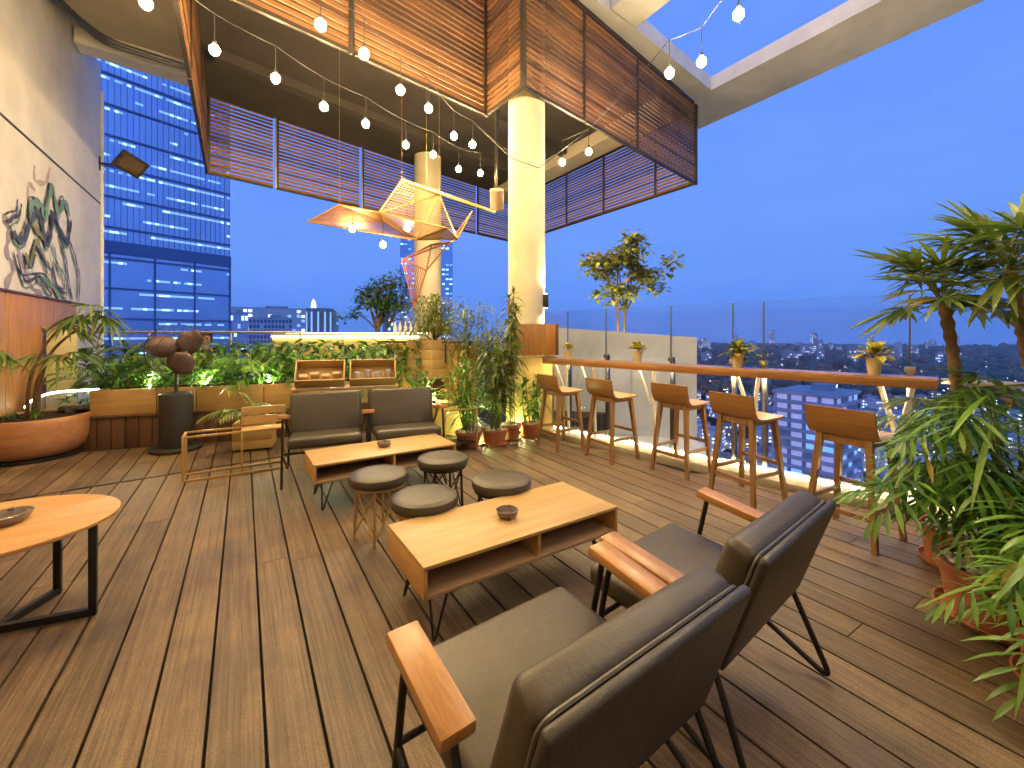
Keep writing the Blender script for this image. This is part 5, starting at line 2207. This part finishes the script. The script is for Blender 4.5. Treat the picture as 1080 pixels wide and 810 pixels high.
# the glass tower at left, its front receding to the right
tw = building('glass_tower', 'tall blue glass office tower with rows of lit windows, left of the sky', -79.5, 95, 30, 24, 100, M['tower_glass'], 44, 44, .3, [M['win_cool'], M['win_cool_dim'], M['win_cool_dim'], M['win_cool_dim']],
              rot=VIEW + math.atan2(.824, .568), seen_from=60, runs=True, wh=.14)
mb = MB()
for k in range(23):
    z = 60 + k * (140 / 22)
    mb.box((0, -.12, z), (30.1, .3, .42))
for k in range(30):
    mb.box((-15 + k * 1.03, -.06, 160), (.045, .12, 80))
for k in range(5):
    mb.box((-15 + k * 7.5, -.10, 90), (.34, .22, 60))
mb.box((0, -.25, 119.5), (30.2, .5, 2.6))
mb.box((0, -.25, 190), (30.2, .5, 1.2))
mb.build('mullion', M['tower_line'], tw, smooth=False)

building('office_block', 'blue lit slab block right beside the glass tower', -161, 250, 11, 14, 13, M['tower_glass'], 9, 6, .35, [M['win_cool_dim'], M['win_cool']], seen_from=70)
building('office_block', 'wide white lit office block on the skyline beyond the plants', -229, 400, 64, 30, 25, M['bld_white'], 10, 16, .35, [M['win_white'], M['win_cool_dim']], seen_from=80)
building('hotel_block', 'dark gridded hotel front with small square windows on the skyline', -178, 315, 28, 16, 12.5, M['bld_white'], 8, 12, .94, [M['tower_line']], seen_from=82, wh=.7)
t = thing('round_building', 'round pale building with a lit white mast top on the skyline', 'building', tuple(v2w(-212, 470, GZ)))
mb = MB()
mb.lathe([(15, 0), (15, 127), (14, 129), (0, 129)], 28)
mb.build('wall', M['bld_tan'], t, ang=50)
mb = MB()
for k in range(14):
    a = k * 2 * PI / 14
    mb.box((15.1 * math.cos(a), 15.1 * math.sin(a), 100), (.6, 1.6, 50), (0, 0, a))
mb.build('window', M['win_cool_dim'], t, smooth=False)
mb = MB()
mb.lathe([(3, 128.6), (2, 136), (0, 140)], 12, (-6, 0, 0))
mb.build('mast', M['win_white'], t)
building('office_block', 'narrow dark block beside the round pale building on the skyline', -196, 470, 9, 12, 24, M['bld_grey'], 12, 4, .25, [M['win_cool_dim']], seen_from=70)
building('office_block', 'small dark block alone on the skyline beneath the cloud shaped tree', -122, 420, 10, 10, 18, M['bld_grey'], 8, 4, .2, [M['win_cool']], seen_from=80)
t2 = building('twin_tower', 'blue crowned tower rising behind the far round column', -66, 330, 40, 30, 72, M['tower_glass'], 30, 14, .28, [M['win_cool'], M['win_cool_dim']], seen_from=60, wh=.3)
mb = MB()
for x in (-17, -9, -1):
    mb.box((x, 4, 172 + 4), (5, 8, 10))
mb.build('crown', M['tower_glass'], t2, smooth=False)
mb = MB()
mb.box((4, -.3, 168), (26, .4, 1.2))
mb.build('light_band', M['win_cool'], t2, smooth=False)

# the balconied slab below the railing
building('balcony_block', 'white balconied apartment block standing below the railing in the blue city', 104, 152, 19, 22, -20, M['bld_grey'], 24, 4, .85, [M['glow_lav'], M['glow_lav'], M['win_cool_dim']], rot=VIEW - .95, slab=M['bld_pink'], seen_from=0)  # lavender panes are added glow standing in for lit balconies
building('apartment_block', 'squat lit apartment block far below, right of the balconied block', 158, 205, 16, 14, -58, M['bld_grey'], 10, 7, .4, [M['win_white'], M['win_cool_dim']], rot=VIEW - .4)
building('apartment_block', 'lit pale block far below, seen between the two right bar stools', 118, 128, 12, 12, -55, M['bld_white'], 12, 5, .45, [M['win_warm'], M['win_cool_dim']], rot=VIEW - .6)

# low houses across the city
protos = []
for k, (w_, d_, h_, mt, rm) in enumerate(((9, 11, 8, 'bld_white', 'bld_roof'), (12, 9, 11, 'bld_grey', 'bld_grey'), (8, 8, 6, 'bld_tan', 'bld_roof'), (14, 12, 18, 'bld_white', 'bld_grey'))):
    mb = MB()
    mb.box((0, 0, h_ / 2), (w_, d_, h_), mi=0)
    if rm == 'bld_roof':
        mb.hull([(-w_ / 2 - .4, -d_ / 2 - .4, h_), (w_ / 2 + .4, -d_ / 2 - .4, h_), (w_ / 2 + .4, d_ / 2 + .4, h_), (-w_ / 2 - .4, d_ / 2 + .4, h_)],
                [(-.3, -d_ / 3, h_ + 2.2), (.3, -d_ / 3, h_ + 2.2), (.3, d_ / 3, h_ + 2.2), (-.3, d_ / 3, h_ + 2.2)], mi=1)
    else:
        mb.box((0, 0, h_ + .4), (w_ + .3, d_ + .3, .8), mi=1)
        mb.box((w_ * .2, 0, h_ + 1.6), (3, 3, 1.8), mi=0)
    for fz in range(int(h_ / 3)):
        for sx in range(int(w_ / 3)):
            if rng.random() < .55:
                mb.box((-w_ / 2 + 1.6 + sx * 3, -d_ / 2 - .04, 1.8 + fz * 3), (1.5, .1, 1.3), mi=2 if rng.random() < .5 else 3)
            if rng.random() < .6:
                mb.box((-w_ / 2 + 1.6 + sx * 3, d_ / 2 + .04, 1.8 + fz * 3), (1.5, .1, 1.3), mi=2 if rng.random() < .4 else 3)
            if rng.random() < .6:
                mb.box((w_ / 2 + .04, -d_ / 2 + 1.5 + sx * 2.4, 1.8 + fz * 3), (.1, 1.4, 1.3), mi=2 if rng.random() < .4 else 3)
            if rng.random() < .55:
                mb.box((-w_ / 2 - .04, -d_ / 2 + 1.5 + sx * 2.4, 1.8 + fz * 3), (.1, 1.4, 1.3), mi=2 if rng.random() < .5 else 3)
    o = mb.build('city_house', [M[mt], M[rm], M['win_warm'], M['win_white']], smooth=False)
    protos.append(o)
HL = ['pale low city house with dark pitched roof, far below the railing', 'grey flat roofed city house with lit windows, far below the railing',
      'small tan city house with pitched roof, far below the railing', 'pale mid rise city block with flat roof, far below the railing']
used = set()
cr = random.Random(31)
n_ = 0
while n_ < 296:
    Z = 75 * math.exp(cr.random() * 2.2)
    X = Z * cr.uniform(.28, 1.25)
    if abs(X - 104) < 22 and abs(Z - 155) < 26 or abs(X - 118) < 14 and abs(Z - 132) < 15:
        continue
    key = (round(X / 13), round(Z / 13))
    if key in used:
        continue
    used.add(key)
    k = cr.choice((0, 0, 1, 2, 2, 3))
    rz = cr.choice((.3, .3 + PI / 2, -.5, 1.2))
    loc = tuple(v2w(X, Z, GZ))
    if k not in [q[0] for q in getattr(bpy, '_seen_houses', [])] and not protos[k].get('label'):
        o = protos[k]
        o.location = loc
        o.rotation_euler = (0, 0, rz)
        tag(o, HL[k], 'house', 'low houses of the city below')
    else:
        o = protos[k].copy()
        C.objects.link(o)
        o.location = loc
        o.rotation_euler = (0, 0, rz)
    o.scale = (cr.uniform(1.0, 1.7), cr.uniform(1.0, 1.7), cr.uniform(.8, 1.6))
    n_ += 1

# far skyline blocks beyond the trees
for k in range(46):
    Z = cr.uniform(1300, 3400)
    X = Z * cr.uniform(.15, 1.25)
    hgt = cr.uniform(25, 75) if cr.random() < .8 else cr.uniform(80, 125)
    wd = cr.uniform(18, 45)
    mb = MB()
    mb.box((0, 0, hgt / 2), (wd, wd * .7, hgt), mi=0)
    mb.box((wd * .1, 0, hgt + 2.5), (wd * .4, wd * .3, 5), mi=0)
    for fz in range(int(hgt / 9)):
        for sx in range(int(wd / 6)):
            if cr.random() < .3:
                mb.box((-wd / 2 + 3 + sx * 6, -wd * .35 - .2, 5 + fz * 9), (4, .4, 3), mi=1)
    o = mb.build('skyline_block', [M['bld_white'] if k % 2 else M['bld_grey'], M['win_white']], smooth=False, loc=v2w(X, Z, GZ))
    o.rotation_euler = (0, 0, VIEW - math.atan2(X, Z))
    tag(o, 'hazy block on the far city skyline beyond the dark trees', 'building', 'far skyline blocks')

# tree cover of the city: one mass nobody could count
mb = MB()
ico = bmesh.new()
bmesh.ops.create_icosphere(ico, subdivisions=1, radius=1)
iv = [v.co.copy() for v in ico.verts]
ifs = [[v.index for v in f.verts] for f in ico.faces]
ico.free()
for _ in range(2600):
    Z = 90 * math.exp(cr.random() * 3.5)
    X = Z * cr.uniform(.1, 1.3)
    if Z < 700 and cr.random() < .86:
        continue
    r_ = cr.uniform(3, 7) * (1 + Z / 900)
    c = v2w(X, Z, GZ + r_ * .6)
    mb.add([Vector((v.x * r_ * cr.uniform(.8, 1.3), v.y * r_ * cr.uniform(.8, 1.3), v.z * r_ * cr.uniform(.6, 1.1))) + c for v in iv], ifs)
tag(mb.build('city_trees', M['leaf_blue'], smooth=False), 'dark tree cover spread through the blue city to the horizon', 'trees', kind='stuff')

# ------------------------------------------------------------------ dusk haze over the city
hz, nt, bs = new_mat('haze_air')
nt.nodes.remove(bs)
pv = nd(nt, 'ShaderNodeVolumePrincipled')
pv.inputs['Color'].default_value = (.95, .98, 1, 1)
pv.inputs['Density'].default_value = .00013
pv.inputs['Anisotropy'].default_value = .0
nt.links.new(pv.outputs[0], nt.nodes['Material Output'].inputs['Volume'])
mb = MB()
mb.box((0, 0, 30), (11000, 11000, 262))
tag(mb.build('haze', hz, smooth=False), 'blue dusk haze over the city', 'haze', kind='stuff')
